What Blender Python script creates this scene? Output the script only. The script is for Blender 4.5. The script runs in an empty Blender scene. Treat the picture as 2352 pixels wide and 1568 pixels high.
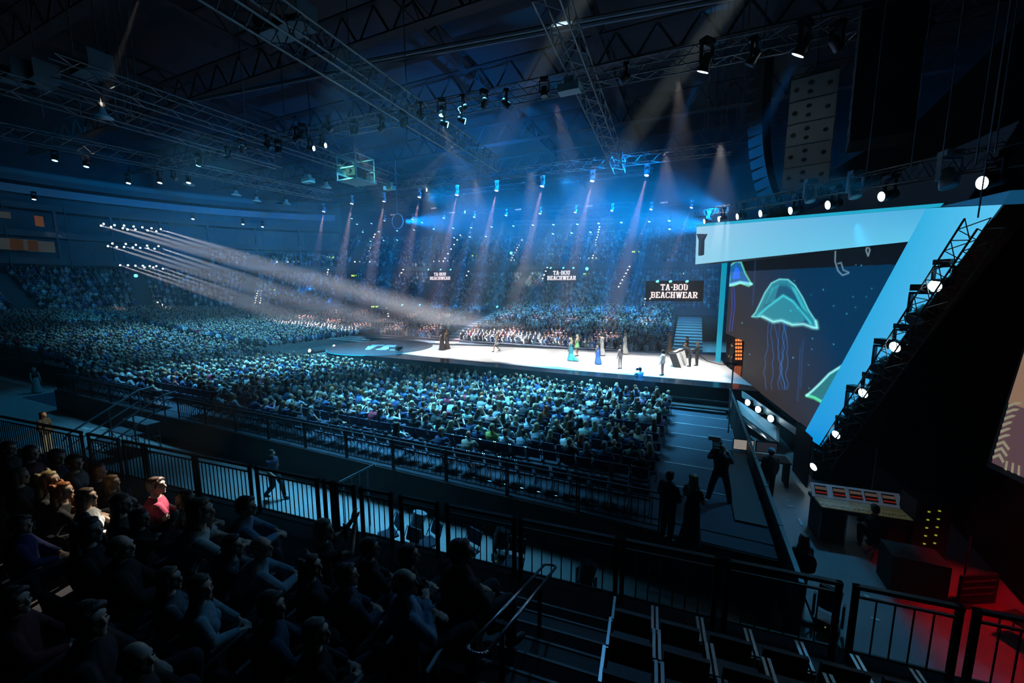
import bpy, math, random
import numpy as np
from mathutils import Vector, Matrix, Euler
SC = bpy.context.scene
COL = SC.collection
rnd = random.Random(7)
V = Vector
PI = math.pi

# ------------------------------------------------------------------ camera
H = 7.0
FPX, PITCH, YAW = 914.0, math.radians(7.6), math.radians(24.3)
cd = bpy.data.cameras.new('camera'); cam = bpy.data.objects.new('camera', cd); COL.objects.link(cam)
cd.sensor_width = 36.0; cd.lens = 36.0 * FPX / 2352.0
cd.clip_start = 0.05; cd.clip_end = 400
cam.location = (0, 0, H)
cam.rotation_euler = (PI / 2 - PITCH, 0, YAW)
SC.camera = cam
FW = V((-math.sin(YAW) * math.cos(PITCH), math.cos(YAW) * math.cos(PITCH), -math.sin(PITCH)))
RT = V((math.cos(YAW), math.sin(YAW), 0)); UP = RT.cross(FW)
CAM = V((0, 0, H))
def ray(px, py): return FW + RT * ((px - 1176) / FPX) - UP * ((py - 784) / FPX)
def atz(px, py, z): d = ray(px, py); return CAM + d * ((z - H) / d.z)
def aty(px, py, y): d = ray(px, py); return CAM + d * (y / d.y)
def atx(px, py, x): d = ray(px, py); return CAM + d * (x / d.x)
def atd(px, py, dep): return CAM + ray(px, py) * dep
def atplane(px, py, p0, n): d = ray(px, py); return CAM + d * ((V(p0) - CAM).dot(n) / d.dot(n))

# ------------------------------------------------------------------ look
vs = SC.view_settings
SC.display_settings.display_device = 'sRGB'
vs.view_transform = 'Standard'; vs.look = 'None'; vs.exposure = 0.0; vs.gamma = 1.0; vs.use_curve_mapping = False
cy = SC.cycles
cy.max_bounces = 3; cy.diffuse_bounces = 1; cy.glossy_bounces = 1; cy.transmission_bounces = 2
cy.volume_bounces = 0; cy.transparent_max_bounces = 6
cy.caustics_reflective = False; cy.caustics_refractive = False
cy.sample_clamp_indirect = 2.0; cy.sample_clamp_direct = 0.0
cy.use_denoising = True; cy.use_light_tree = True
cy.use_adaptive_sampling = True; cy.adaptive_threshold = 0.03
w = bpy.data.worlds.new('world'); SC.world = w; w.use_nodes = True
w.node_tree.nodes['Background'].inputs[0].default_value = (0.0, 0.03, 0.08, 1)
w.node_tree.nodes['Background'].inputs[1].default_value = 0.0

# ------------------------------------------------------------------ helpers
def tag(o, label=None, cat=None, group=None, kind=None):
    if label: o['label'] = label
    if cat: o['category'] = cat
    if group: o['group'] = group
    if kind: o['kind'] = kind
    return o
def empty(name, loc=(0, 0, 0), rz=0.0, parent=None):
    o = bpy.data.objects.new(name, None); COL.objects.link(o)
    o.location = loc; o.rotation_euler = (0, 0, rz); o.parent = parent; o.empty_display_size = 0.2
    return o

def mat(name, col, rough=0.6, metal=0.0, emit=None, es=0.0, spec=0.5, objcol=False, noise=0.0, nscale=8.0, nosample=False, attr=None):
    m = bpy.data.materials.new(name); m.use_nodes = True
    nt = m.node_tree; b = nt.nodes['Principled BSDF']
    b.inputs['Base Color'].default_value = (*col, 1); b.inputs['Roughness'].default_value = rough
    b.inputs['Metallic'].default_value = metal; b.inputs['Specular IOR Level'].default_value = spec
    src = None
    if objcol:
        oi = nt.nodes.new('ShaderNodeObjectInfo'); src = oi.outputs['Color']
    if attr:
        at = nt.nodes.new('ShaderNodeAttribute'); at.attribute_name = attr; src = at.outputs['Color']
    if noise > 0:
        tc = nt.nodes.new('ShaderNodeTexCoord'); n = nt.nodes.new('ShaderNodeTexNoise'); n.inputs['Scale'].default_value = nscale
        n.inputs['Detail'].default_value = 4
        nt.links.new(tc.outputs['Object'], n.inputs['Vector'])
        mr = nt.nodes.new('ShaderNodeMapRange'); mr.inputs['To Min'].default_value = 1 - noise; mr.inputs['To Max'].default_value = 1 + noise
        nt.links.new(n.outputs['Fac'], mr.inputs['Value'])
        mx = nt.nodes.new('ShaderNodeVectorMath'); mx.operation = 'SCALE'
        if src is not None: nt.links.new(src, mx.inputs[0])
        else: mx.inputs[0].default_value = col
        nt.links.new(mr.outputs[0], mx.inputs['Scale']); src = mx.outputs[0]
    if src is not None: nt.links.new(src, b.inputs['Base Color'])
    if emit:
        b.inputs['Emission Color'].default_value = (*emit, 1); b.inputs['Emission Strength'].default_value = es
    if nosample: m.cycles.emission_sampling = 'NONE'
    return m

class MB:
    """Collects simple solids and links them as one mesh object."""
    def __init__(s): s.v = []; s.f = []; s.m = []; s.mi = 0
    def add(s, vs_, fs):
        o = len(s.v); s.v.extend([tuple(p) for p in vs_])
        for f in fs: s.f.append(tuple(i + o for i in f)); s.m.append(s.mi)
        return s
    def box(s, c, d, rz=0.0, M=None):
        x, y, z = d[0] / 2, d[1] / 2, d[2] / 2
        ps = [V((a * x, b * y, e * z)) for a in (-1, 1) for b in (-1, 1) for e in (-1, 1)]
        R = M if M is not None else Matrix.Rotation(rz, 3, 'Z')
        ps = [R @ p + V(c) for p in ps]
        return s.add(ps, [(0, 1, 3, 2), (4, 6, 7, 5), (0, 4, 5, 1), (2, 3, 7, 6), (0, 2, 6, 4), (1, 5, 7, 3)])
    def cyl(s, a, b, r0, r1=None, n=8, caps=True):
        a, b = V(a), V(b); r1 = r0 if r1 is None else r1
        d = (b - a); 
        if d.length < 1e-6: return s
        d.normalize(); q = d.to_track_quat('Z', 'Y').to_matrix()
        ps = []
        for c, r in ((a, r0), (b, r1)):
            for i in range(n):
                t = 2 * PI * i / n; ps.append(c + q @ V((r * math.cos(t), r * math.sin(t), 0)))
        fs = [(i, (i + 1) % n, n + (i + 1) % n, n + i) for i in range(n)]
        if caps: fs += [tuple(range(n - 1, -1, -1)), tuple(range(n, 2 * n))]
        return s.add(ps, fs)
    def tube(s, pts, r, n=6):
        for a, b in zip(pts[:-1], pts[1:]): s.cyl(a, b, r, r, n)
        return s
    def ell(s, c, r, nu=10, nv=7, M=None):
        ps = [V((0, 0, r[2]))]
        for j in range(1, nv):
            ph = PI * j / nv
            for i in range(nu):
                t = 2 * PI * i / nu
                ps.append(V((r[0] * math.sin(ph) * math.cos(t), r[1] * math.sin(ph) * math.sin(t), r[2] * math.cos(ph))))
        ps.append(V((0, 0, -r[2])))
        fs = [(0, 1 + i, 1 + (i + 1) % nu) for i in range(nu)]
        for j in range(nv - 2):
            a = 1 + j * nu
            fs += [(a + i, a + nu + i, a + nu + (i + 1) % nu, a + (i + 1) % nu) for i in range(nu)]
        a = 1 + (nv - 2) * nu; L = len(ps) - 1
        fs += [(a + (i + 1) % nu, a + i, L) for i in range(nu)]
        fs = [f[::-1] if False else f for f in fs]
        if M is None: M = Matrix.Identity(3)
        return s.add([M @ p + V(c) for p in ps], fs)
    def loft(s, rings, closed=True, caps=True):
        n = len(rings[0]); ps = [p for r in rings for p in r]; fs = []
        for k in range(len(rings) - 1):
            for i in range(n if closed else n - 1):
                j = (i + 1) % n; fs.append((k * n + i, k * n + j, (k + 1) * n + j, (k + 1) * n + i))
        if caps and closed: fs += [tuple(range(n - 1, -1, -1)), tuple(range((len(rings) - 1) * n, len(rings) * n))]
        return s.add(ps, fs)
    def prism(s, poly, off):
        n = len(poly); off = V(off); a = [V(p) for p in poly]
        return s.add(a + [p + off for p in a], [tuple(range(n)), tuple(range(2 * n - 1, n - 1, -1))] + [(i, n + i, n + (i + 1) % n, (i + 1) % n) for i in range(n)])
    def mesh(s, name, mats, smooth=False):
        me = bpy.data.meshes.new(name); me.from_pydata(s.v, [], s.f)
        for m in (mats if isinstance(mats, (list, tuple)) else [mats]): me.materials.append(m)
        if len(me.materials) > 1: me.polygons.foreach_set('material_index', s.m)
        if smooth: me.polygons.foreach_set('use_smooth', [True] * len(me.polygons))
        me.update(); return me
    def build(s, name, mats, parent=None, loc=(0, 0, 0), smooth=False, **kw):
        o = bpy.data.objects.new(name, s.mesh(name, mats, smooth)); COL.objects.link(o); o.location = loc
        if parent is not None: o.parent = parent
        if kw: tag(o, kw.get('label'), kw.get('cat'), kw.get('group'), kw.get('kind'))
        return o
def struct(name, mb, m, smooth=False):
    return mb.build(name, m, kind='structure', smooth=smooth)
def fix_normals(o):
    import bmesh
    bm = bmesh.new(); bm.from_mesh(o.data); bmesh.ops.recalc_face_normals(bm, faces=bm.faces); bm.to_mesh(o.data); bm.free()
def copy_tree(o, parent=None):
    c = o.copy(); COL.objects.link(c)
    if parent is not None: c.parent = parent
    for ch in list(o.children): copy_tree(ch, c)
    return c

def spot(loc, target, col, watts, deg, blend=0.3, radius=0.05):
    l = bpy.data.lights.new('spot_beam', 'SPOT'); l.color = col; l.energy = watts
    l.spot_size = math.radians(deg); l.spot_blend = blend; l.shadow_soft_size = radius
    o = bpy.data.objects.new('spot_beam', l); COL.objects.link(o); o.location = loc
    o.rotation_euler = (V(target) - V(loc)).to_track_quat('-Z', 'Y').to_euler()
    return o
def area(loc, target, col, watts, sx, sy, spread=180):
    l = bpy.data.lights.new('wash_fill', 'AREA'); l.shape = 'RECTANGLE'; l.size = sx; l.size_y = sy; l.color = col; l.energy = watts
    l.spread = math.radians(spread)
    o = bpy.data.objects.new('wash_fill', l); COL.objects.link(o); o.location = loc
    o.rotation_euler = (V(target) - V(loc)).to_track_quat('-Z', 'Y').to_euler()
    return o

BLUE = (0.0, 0.26, 1.0); CYAN = (0.05, 0.55, 1.0); ICE = (0.35, 0.75, 1.0); WARM = (1.0, 0.82, 0.75); WHITE = (1.0, 0.95, 0.9)
# ------------------------------------------------------------------ lights of the show (beams), plus added fill washes
# blue area fills added over the audience, and floor spots from the rigs above
WASH = (0.13, 0.60, 1.0); DEEP = (0.0, 0.27, 1.0)
area((-9, 20, 15.2), (-7, 18.8, 0), WASH, 4300, 18, 5, 56)
area((-26, 20, 15.2), (-25, 20, 0), WASH, 3500, 14, 5, 54)
spot((-4, 14.5, 15.3), (-2.2, 3, 3.6), (.12, .5, 1), 520, 34, .9, .2)  # added fill that lifts the dark near tribune
area((-46, 28, 15.2), (-46, 28, 0), WASH, 3800, 18, 20, 60)
area((-13, 49, 15.2), (-13, 50, 0), WASH, 3000, 32, 8, 56)
area((-24, 56, 17), (-24, 78, 8), DEEP, 350, 70, 4, 110)
area((-64, 22, 14), (-85, 30, 12), (.02, .45, 1), 420, 4, 40, 120)
spot((-22, 14, 15.5), (-22, 8.0, 0), (.02, .5, 1), 600, 46, .8, .2)
spot((-11, 14, 15.5), (-7, 7.8, 0), (.02, .5, 1), 450, 50, .8, .2)
spot((4.4, 16, 9.0), (3.9, 10.5, 0), (.02, .5, 1), 760, 62, .7, .2)
spot((-36, 16, 15.5), (-35, 9.5, 0), (.02, .5, 1), 1900, 62, .8, .2)
# saturated floods crossing the upper air, mostly added to colour the haze
for x, y, z, tx, ty, tz, w_, a_ in [(-34, 42, 15.5, 0, 44, 13, 170000, 34), (2, 46, 13, -30, 50, 19, 170000, 44), (-10, 31, 15.5, -4, 60, 13, 40000, 60), (-24, 33, 15.5, -24, 56, 24, 60000, 60),
                                (2, 30, 12, -22, 40, 19, 110000, 60), (-18, 17.2, 14.5, 8, 28, 13, 30000, 13), (-19, 17.2, 14.3, 8, 30, 12, 26000, 11)]:
    spot((x, y, z), (tx, ty, tz), DEEP, w_, a_, 1.0, 0.2)
# the stage: white profile lights from the trusses over it
for x in (-20, -15.5, -11, -6.5, -2, 1):
    spot((x, 27.5, 15.5), (x + .5, 30, 1.5), WHITE, 11000, 36, 0.4, 0.15)
for x in (-18, -12, -6, -1):
    spot((x, 17.9, 15.2), (x + 1, 30, 1.8), WHITE, 6500, 26, 0.5, 0.1)  # added frontal fill for the camera-facing sides of the stage figures
# three banks of white beams from the lighting bridges in front of the boxes
for row, (xa, xb, ya, yb) in enumerate(((232, 369, 518, 527), (250, 364, 565, 568), (278, 370, 610, 614))):
    for i in range(4):
        px = xa + (xb - xa) * i / 3; py = ya + (yb - ya) * i / 3
        spot(atx(px, py, -79.6), aty(1000 + 40 * i, (735, 800, 850)[row] + 6 * i, 40), (.86, .88, 1.0), (2600000, 2100000, 1700000)[row], 3.4, 0.9, 0.1)
# spots falling on the spectators of the near tribune, on the woman behind the rail and on a few seats of the deck
spot((-12, 19, 14.5), (-7.75, 2.6, 4.15), (1, .88, .66), 17000, 5.8, 0.9, 0.06)
spot((-12, 19.3, 14.5), (-7.25, 2.95, 3.9), (1, .9, .8), 70000, 2.6, 0.9, 0.05)
spot((-14, 17.4, 15.5), atz(108, 985, 1.0), (1, .88, .6), 9000, 5, 0.6, 0.1)
spot((-24, 17, 15.5), (-24.5, 11.3, 1.6), (1, .85, .6), 3600, 8, 0.7, 0.1)
spot((6.9, 11.4, 4.2), (5.9, 10.6, 0), (1, .0, .01), 330, 75, 0.5, 0.1)
# cold small light of the deck and the backstage floor
for i, (px, py) in enumerate([(743,486),(808,502),(870,532),(912,530),(996,526),(1041,524),(1079,544),(1129,521),(1179,519),(1271,516),(1313,535),(1356,533),(1427,511),(1491,509)]):
    p = aty(px, py, 56); spot(p, p + V((-1.5, -2, -10)), DEEP, 190000, 11, 0.8, 0.08)
for i, (px, py) in enumerate([(743,490),(808,470),(882,465),(963,455),(1049,450),(1140,440),(1245,430),(1360,418),(1485,405)]):
    p = aty(px, py, 44); spot(p, p + V((-2.0, -1, -10)), (1, .62, .66), 60000, 12, 0.8, 0.08)
for i, (px, py) in enumerate([(883,507),(947,504),(1019,501),(1089,499),(1162,495),(1240,491),(1321,488),(1405,484),(1495,481),(1588,477)]):
    p = aty(px, py, 50); spot(p, p + V((-3.2, -1, -10)), (1, .62, .66), 42000, 11, 0.8, 0.08)
for (px, py, y_, dx, w_) in ((1232,706,57,0,26000),(1317,615,51.5,-.2,26000),(1540,646,39,-5,12000),(1578,646,39,.4,16000),(1035,619,51.5,-3,16000),(1003,701,57,-3,16000)):
    p = aty(px, py, y_); spot(p, p + V((dx, -2, 9)), (0, .4, 1), w_, 9, 0.9, 0.08)
# blue lamps at upper right and around the portal
for (px, py, tx, ty) in ((1614, 166, 1500, 420), (1832, 128, 1690, 420), (1250, 222, 1235, 420), (1425, 195, 1420, 420), (2108, 90, 2080, 200)):
    p = atz(px, py, 14.9); spot(p, atd(tx, ty, (p - CAM).dot(FW) + 3), (0, .25, 1), 26000 if px > 1500 else 12000, 11, 0.8, 0.15)
for (x, y, z) in ((.8, 31, 11.6), (2.4, 24.5, 10.8), (4.3, 17, 9.9), (5.2, 12.8, 9.4)):
    spot((x - 1.2, y - .6, z), (x - 13, y + 1, z + .3), (0, .38, 1), 7000, 36, 0.9, 0.15)
for (px, py) in ((1868, 1072), (1741, 940), (1920, 998)):
    p = atz(px, py, .8); spot(p + V((-.15, -.1, .05)), p + V((-8, -2.0, .9)), (0, .4, 1), 420, 16, 0.8, 0.1)
# thin white beams: across the upper air, and one rising from beside the railing
for (px, py, tx, ty, w_, a_, z_) in ((1168, 250, 640, 520, 5200, 1.4, 14.8), (938, 300, 700, 470, 4200, 1.2, 14.8), (640, 352, 560, 520, 3200, 1.2, 14.8), (860, 305, 600, 480, 3000, 1.0, 14.8), (325, -20, 205, 330, 2500, 2.4, 19)):
    p = atz(px, py, z_) if py > 0 else atz(px, py, 16); spot(p, atd(tx, ty, (p - CAM).dot(FW) + 12), (1, .9, .75), w_ * 12, a_, 0.8, 0.03)
for (x, y, z, px, py) in ((2.5, 13.5, 24, 1180, 260), (6.5, 13, 22, 1440, 330)):
    spot((x, y, z), atd(px, py, 30), (.8, .95, .9), 260000, 5.5, 0.9, 0.1)
p = atz(1540, 1278, 2.6); spot(p, atd(1060, 1060, 13), (1, .92, .7), 1500, 3.0, 0.9, 0.02)
for (tx, ty, w_) in ((1180, 640, 1), (1230, 690, 1), (1330, 680, 1), (1420, 700, 1)):
    p = aty(1606, 520 + (ty - 640) * .3, 33); spot(p + V((-.3, -.2, 0)), aty(tx, ty, 44), (.15, .5, 1), 60000, .8, 0.9, 0.02)
# ------------------------------------------------------------------ materials of the hall
m_conc = mat('polished_concrete', (.27, .3, .31), .6, noise=.25, nscale=.9)
m_carpet = mat('blue_carpet', (.045, .07, .10), .9, noise=.15, nscale=6)
m_black = mat('matt_black', (.012, .013, .015), .7)
m_drape = mat('black_drape', (.004, .004, .005), 1.0, spec=.05)
m_dark = mat('dark_grey', (.03, .035, .04), .6)
m_tier = mat('tier_concrete', (.09, .095, .10), .8, noise=.2, nscale=2)
m_strip = mat('white_nosing', (.75, .78, .8), .5)
m_steel = mat('galvanised_steel', (.45, .47, .5), .35, .85)
m_alu = mat('truss_aluminium', (.24, .26, .28), .45, .6)
m_rail = mat('black_painted_steel', (.008, .008, .009), .5, .0, spec=.3)
m_chrome = mat('chrome', (.7, .72, .75), .18, 1.0)
m_gloss = mat('glossy_black_stage', (.02, .022, .026), .16, noise=.5, nscale=1.5)
m_white = mat('white_stage_vinyl', (.86, .85, .83), .38, noise=.04, nscale=2)
m_teal = mat('pale_teal_lit_tint', (.35, .62, .6), .5)  # teal cast of the light is put into this base colour
m_wall = mat('dark_wall_panel', (.03, .033, .04), .9, noise=.2, nscale=1.0)
m_beige = mat('pale_wall_panel', (.32, .31, .29), .8, noise=.1, nscale=1)

# ------------------------------------------------------------------ floor and the far bowl
struct('floor', MB().box((-35, 40, -.1), (150, 140, .2)), m_conc)
struct('ceiling', MB().box((-35, 40, 30.1), (150, 140, .2)), m_wall)
PATH = [(30, 62), (10, 63), (-10, 63), (-28, 62), (-44, 59), (-58, 53), (-69, 44), (-75, 33), (-77, 22), (-76, 8), (-72, -4), (-66, -14)]
def smooth_path(P, n=5):
    out = []
    for i in range(len(P) - 1):
        p0 = P[max(i - 1, 0)]; p1 = P[i]; p2 = P[i + 1]; p3 = P[min(i + 2, len(P) - 1)]
        for k in range(n):
            t = k / n
            out.append(tuple(.5 * ((2 * p1[c]) + (-p0[c] + p2[c]) * t + (2 * p0[c] - 5 * p1[c] + 4 * p2[c] - p3[c]) * t * t + (-p0[c] + 3 * p1[c] - 3 * p2[c] + p3[c]) * t ** 3) for c in (0, 1)))
    out.append(P[-1]); return out
SP = smooth_path(PATH)
NRM = []
for i, p in enumerate(SP):
    a = V(SP[max(i - 1, 0)]).to_3d(); b_ = V(SP[min(i + 1, len(SP) - 1)]).to_3d(); d = (b_ - a).normalized(); n = V((-d.y, d.x, 0))
    n = -n if n.dot(V((-25, 28, 0)) - V((p[0], p[1], 0))) > 0 else n
    NRM.append(n)
def bowl(prof, i0=0, i1=None):
    """Loft a profile of (outset, z) along the bowl path."""
    mb = MB(); i1 = len(SP) if i1 is None else i1
    mb.loft([[V((SP[i][0], SP[i][1], 0)) + NRM[i] * o + V((0, 0, z)) for o, z in prof] for i in range(i0, i1)], closed=False)
    return mb
def steps(o0, z0, rise, tread, n):
    pr = [(o0, z0)]
    for k in range(n): pr += [(o0 + k * tread, z0 + (k + 1) * rise), (o0 + (k + 1) * tread, z0 + (k + 1) * rise)]
    return pr
struct('wall_podium', bowl([(-4.5, 0), (-4.5, 3.2), (-.2, 3.2)]), m_wall)
LOW = steps(-.2, 3.4, .38, .85, 15)     # lower tier
struct('floor_lower_tier', bowl([(-.2, 3.2)] + LOW), m_tier)
oL, zL = LOW[-1]
UPP = steps(oL + .6, zL + 1.6, .5, .85, 15)
struct('wall_vomitory', bowl([(oL, zL), (oL + .6, zL), (oL + .6, zL + 1.6)]), m_wall)
iU = 32                                   # the upper tier ends where the boxes begin
struct('floor_upper_tier', bowl([(oL + .6, zL + 1.6)] + UPP, 0, iU + 1), m_tier)
oU, zU = UPP[-1]
struct('wall_far', bowl([(oU, zU), (oU, 30)], 0, iU + 1), m_wall)
# the box levels at the left end
struct('wall_left', bowl([(oL + .6, 8), (oL + 5.5, 8), (oL + 5.5, 30)], iU - 6), m_wall)
m_boxfront = mat('box_fascia', (.12, .13, .14), .7)
m_curt = mat('box_back_wall', (.10, .15, .16), .8, noise=.4, nscale=.7)
for k, z in enumerate((10.6, 14.6, 18.6, 22.4)):
    struct('floor_box_level', bowl([(oL + .3, z), (oL + .3, z + .9), (oL + .5, z + .9), (oL + .5, z + .15), (oL + 5.4, z + .15)], iU - 6), m_boxfront)
struct('wall_box_back', bowl([(oL + 4.6, 10.8), (oL + 4.6, 25)], iU - 6), m_curt)
struct('trim_box_band', bowl([(oL - .5, 20.6), (oL - .7, 21.7), (oL + .4, 21.8)], iU - 6), mat('pale_blue_band', (.3, .36, .4), .6))
struct('wall_beige_band', bowl([(oL + 2.6, 22.6), (oL + 2.6, 24.4)], iU - 2), m_beige)
# slim columns between the boxes
for i in range(iU - 4, len(SP) - 6, 2):
    p = V((SP[i][0], SP[i][1], 0)) + NRM[i] * (oL + .8)
    struct('trim_box_column', MB().box(p + V((0, 0, 15)), (.3, .3, 9)).box(p + V((.9, .9, 15)), (.12, .12, 9)), m_boxfront)
m_warmwin = mat('warm_box_window', (.3, .2, .1), .6, emit=(1, .55, .25), es=.02, nosample=True)
for px, py in ((20, 560), (55, 562), (95, 566)):
    p = atx(px, py, -84.5); struct('window_box', MB().box(p, (.2, 2.6, 1.5)), m_warmwin)
p = atx(90, 508, -84.5); struct('window_box', MB().box(p, (.2, .8, 1.4)), mat('orange_window', (.3, .1, .02), .6, emit=(1, .25, .05), es=.09, nosample=True))
p = atx(8, 493, -84.5); struct('window_box', MB().box(p, (.2, 1.2, .8)), m_warmwin)

# ------------------------------------------------------------------ near tribune (rows run along U, S grows towards the stage)
U = V((1, .09, 0)).normalized(); S = V((-.09, 1, 0)).normalized()
def us(u, s, z=0.0): return U * u + S * s + V((0, 0, z))
ANG = math.atan2(U.y, U.x)
TRI = [(5.72 - .8 * k, 1.9 + .35 * k) for k in range(9)]
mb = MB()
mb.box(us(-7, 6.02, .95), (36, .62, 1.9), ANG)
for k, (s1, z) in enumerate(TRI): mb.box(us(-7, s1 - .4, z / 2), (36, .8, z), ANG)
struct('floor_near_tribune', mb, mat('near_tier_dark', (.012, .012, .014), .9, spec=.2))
mb = MB()
for k in range(7):
    s1, z = TRI[k]
    for half in (0, 1): mb.box(us(-1.42, s1 - .01 - half * .4, z - .012 + .175 * (1 - half) * 0 + (.19 if half else .012)), (2.12, .03, .02), ANG)
struct('trim_stair_nosing', mb, mat('grey_nosing', (.22, .25, .28), .5))
mb = MB()
for k in range(7):
    s1, z = TRI[k]; mb.box(us(-1.42, s1 - .6, z + .0875), (2.12, .4, .17), ANG)
struct('floor_aisle_steps', mb, m_dark)

# ------------------------------------------------------------------ floor seating block on stepped decks
ROWY = [10.3 + .98 * i for i in range(14)]
def zrow(y):
    k = int((y - 10.1) // 2.05)
    return max(1.2 - .17 * max(k, 0), .2)
mb = MB(); st = MB()
XL, XR = -33.4, 2.0
mb.box(((XL + XR) / 2, 9.85, .59), (XR - XL, .5, 1.18))
for k in range(7):
    y0 = 10.1 + 2.05 * k; z = 1.2 - .17 * k
    mb.box(((XL + XR) / 2, y0 + 1.025, z / 2), (XR - XL, 2.05, z))
    st.box(((-.55 + 2.0) / 2 - .0, y0 + 2.03, z + .006), (2.6, .035, .012))
struct('floor_seating_deck', mb, m_carpet)
struct('trim_deck_edge', st, m_strip)
struct('wall_deck_front', MB().box(((XL + XR) / 2, 9.58, .58), (XR - XL, .04, 1.16)).box((XL - .02, 17, .5), (.04, 14.4, 1.0)), m_black)
struct('floor_deck_grille', MB().box((1.62, 13.0, 1.235), (.7, 4.4, .02)), m_dark)
# ------------------------------------------------------------------ the stage
ZS = 1.5
stage = empty('stage', (-9, 30, 0)); tag(stage, 'long catwalk stage with white floor and glossy black border', 'stage')
def P2(l, z): return [V((x, y, z)) for x, y in l]
def rel(o, parent): o.location = V(o.location) - V(parent.location); return o
out = [(-27, 24.6), (4.0, 24.5), (4.45, 17.6), (6.2, 17.6), (6.2, 40), (2.2, 38.4), (-1.8, 36.9), (-12.2, 35.3), (-24, 33.2)]
o = MB().prism(P2(out, 0), (0, 0, ZS)).build('platform', m_gloss, stage); fix_normals(o); rel(o, stage)
wpoly = [(-24.5, 26.9), (-20, 26.3), (-9.2, 25.75), (-2, 25.95), (2.8, 26.0), (4.0, 25.5), (4.3, 25.0), (3.0, 28.2), (2.35, 32.4), (2.2, 37.2), (-1.8, 35.9), (-12.2, 34.4), (-24, 32.0)]
o = MB().prism(P2(wpoly, ZS), (0, 0, .012)).build('white_floor', m_white, stage, label='bright white catwalk floor'); fix_normals(o); rel(o, stage)
o = MB().box((-11, 24.25, .75), (29, .06, .12)).box((-11, 24.0, .45), (29.5, .5, .06)).build('front_ledge', mat('ledge_line', (.05, .055, .06), .6), stage); rel(o, stage)
DC = V((-26.6, 28.9, 0))
disc = empty('round_stage', DC); tag(disc, 'round dark stage at the catwalk end with a white logo mark and glowing blue rim', 'stage')
MB().cyl((0, 0, 0), (0, 0, ZS + .03), 4.75, n=96).build('platform', mat('disc_floor', (.09, .1, .115), .22, noise=.5, nscale=1.2), disc, smooth=False)
rim = MB(); 
for i in range(96):
    a, b_ = 2 * PI * i / 96, 2 * PI * (i + 1) / 96
    rim.cyl((4.78 * math.cos(a), 4.78 * math.sin(a), ZS - .02), (4.78 * math.cos(b_), 4.78 * math.sin(b_), ZS - .02), .035, n=5, caps=False)
rim.build('light_rim', mat('cyan_led_strip', (0, .2, .3), .5, emit=(.0, .55, .8), es=.7, nosample=True), disc, label='thin glowing cyan edge')
# white mark on the round stage
g = MB()
gl = [[(.0, 0), (.9, 0), (2.4, 1.0), (3.5, 1.0), (3.8, 1.25), (1.4, 1.25), (1.0, .9), (.6, .9)], [(1.9, .15), (2.3, .0), (3.9, .0), (4.5, .35), (4.5, .75), (5.6, .75), (6.0, 1.25), (4.1, 1.25), (3.3, .75), (2.9, .4)],
      [(4.6, -.05), (5.6, -.05), (5.5, .15), (4.8, .15)]]
for pl in gl:
    w3 = []
    for (x, y) in pl:
        px = 838 + x / 6.0 * 74; py = 803 - y / 1.25 * 12 + x * .15
        q = atz(px, py, ZS + .035) - DC; w3.append(q)
    g.prism(w3, (0, 0, .01))
o = g.build('floor_mark', mat('floor_mark_white', (.85, .85, .85), .4), disc); fix_normals(o)

# ------------------------------------------------------------------ the LED wall
LP0, LP1 = V((3.0, 28.2, 0)), V((4.4, 19.0, 0)); Ld = (LP1 - LP0).normalized(); Ln = Ld.cross(V((0, 0, 1))).normalized()
if Ln.x > 0: Ln = -Ln
m_led = bpy.data.materials.new('led_picture'); m_led.use_nodes = True
_nt = m_led.node_tree; _b = _nt.nodes['Principled BSDF']; _a = _nt.nodes.new('ShaderNodeAttribute'); _a.attribute_name = 'pic'
_b.inputs['Base Color'].default_value = (.003, .003, .003, 1); _b.inputs['Roughness'].default_value = .7; _b.inputs['Specular IOR Level'].default_value = .1
_nt.links.new(_a.outputs['Color'], _b.inputs['Emission Color']); _b.inputs['Emission Strength'].default_value = 1.0
m_led.cycles.emission_sampling = 'NONE'
def srgb(r, g, b): return np.array([(((c / 255 + .055) / 1.055) ** 2.4 if c > 10 else c / 255 / 12.92) for c in (r, g, b)])
NT, NZ = 560, 360
tv = np.linspace(-4.45, 17.2, NT); zv = np.linspace(1.45, 10.2, NZ)
T, Z = np.meshgrid(tv, zv, indexing='ij')
X = LP0.x + Ld.x * T; Y = LP0.y + Ld.y * T
# where each LED of the wall shows from the middle of the near tribune: the film is laid out in those coordinates
rx, ry, rz_ = X, Y, Z - H
dep = rx * FW.x + ry * FW.y + rz_ * FW.z
PX = 1176 + FPX * (rx * RT.x + ry * RT.y) / dep; PY = 784 - FPX * (rx * UP.x + ry * UP.y + rz_ * UP.z) / dep
pic = np.zeros((NT, NZ, 3))
base_l, base_d, base_b = srgb(66, 60, 62), srgb(0, 50, 86), srgb(8, 16, 26)
a = np.clip((PX - 1700) / 200 + (760 - PY) / 420, 0, 1)[..., None]
pic[:] = base_l * (1 - a) * .7 + base_d * a
blk = (PY < 622 - (PX - 1720) * .045)[..., None]; pic = np.where(blk, base_b, pic)  # dark band under the header: a reflection painted into the picture
LINE = []
def stroke(pts, wd, col, soft=1.6):
    global pic
    d = np.full(PX.shape, 1e9)
    for (x0, y0), (x1, y1) in zip(pts[:-1], pts[1:]):
        vx, vy = x1 - x0, y1 - y0; L = vx * vx + vy * vy + 1e-9
        t = np.clip(((PX - x0) * vx + (PY - y0) * vy) / L, 0, 1); d = np.minimum(d, np.hypot(PX - x0 - t * vx, PY - y0 - t * vy))
    pic = pic + (np.clip(1 - (d - wd) / soft, 0, 1) ** 1.5)[..., None] * np.array(col)
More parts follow.
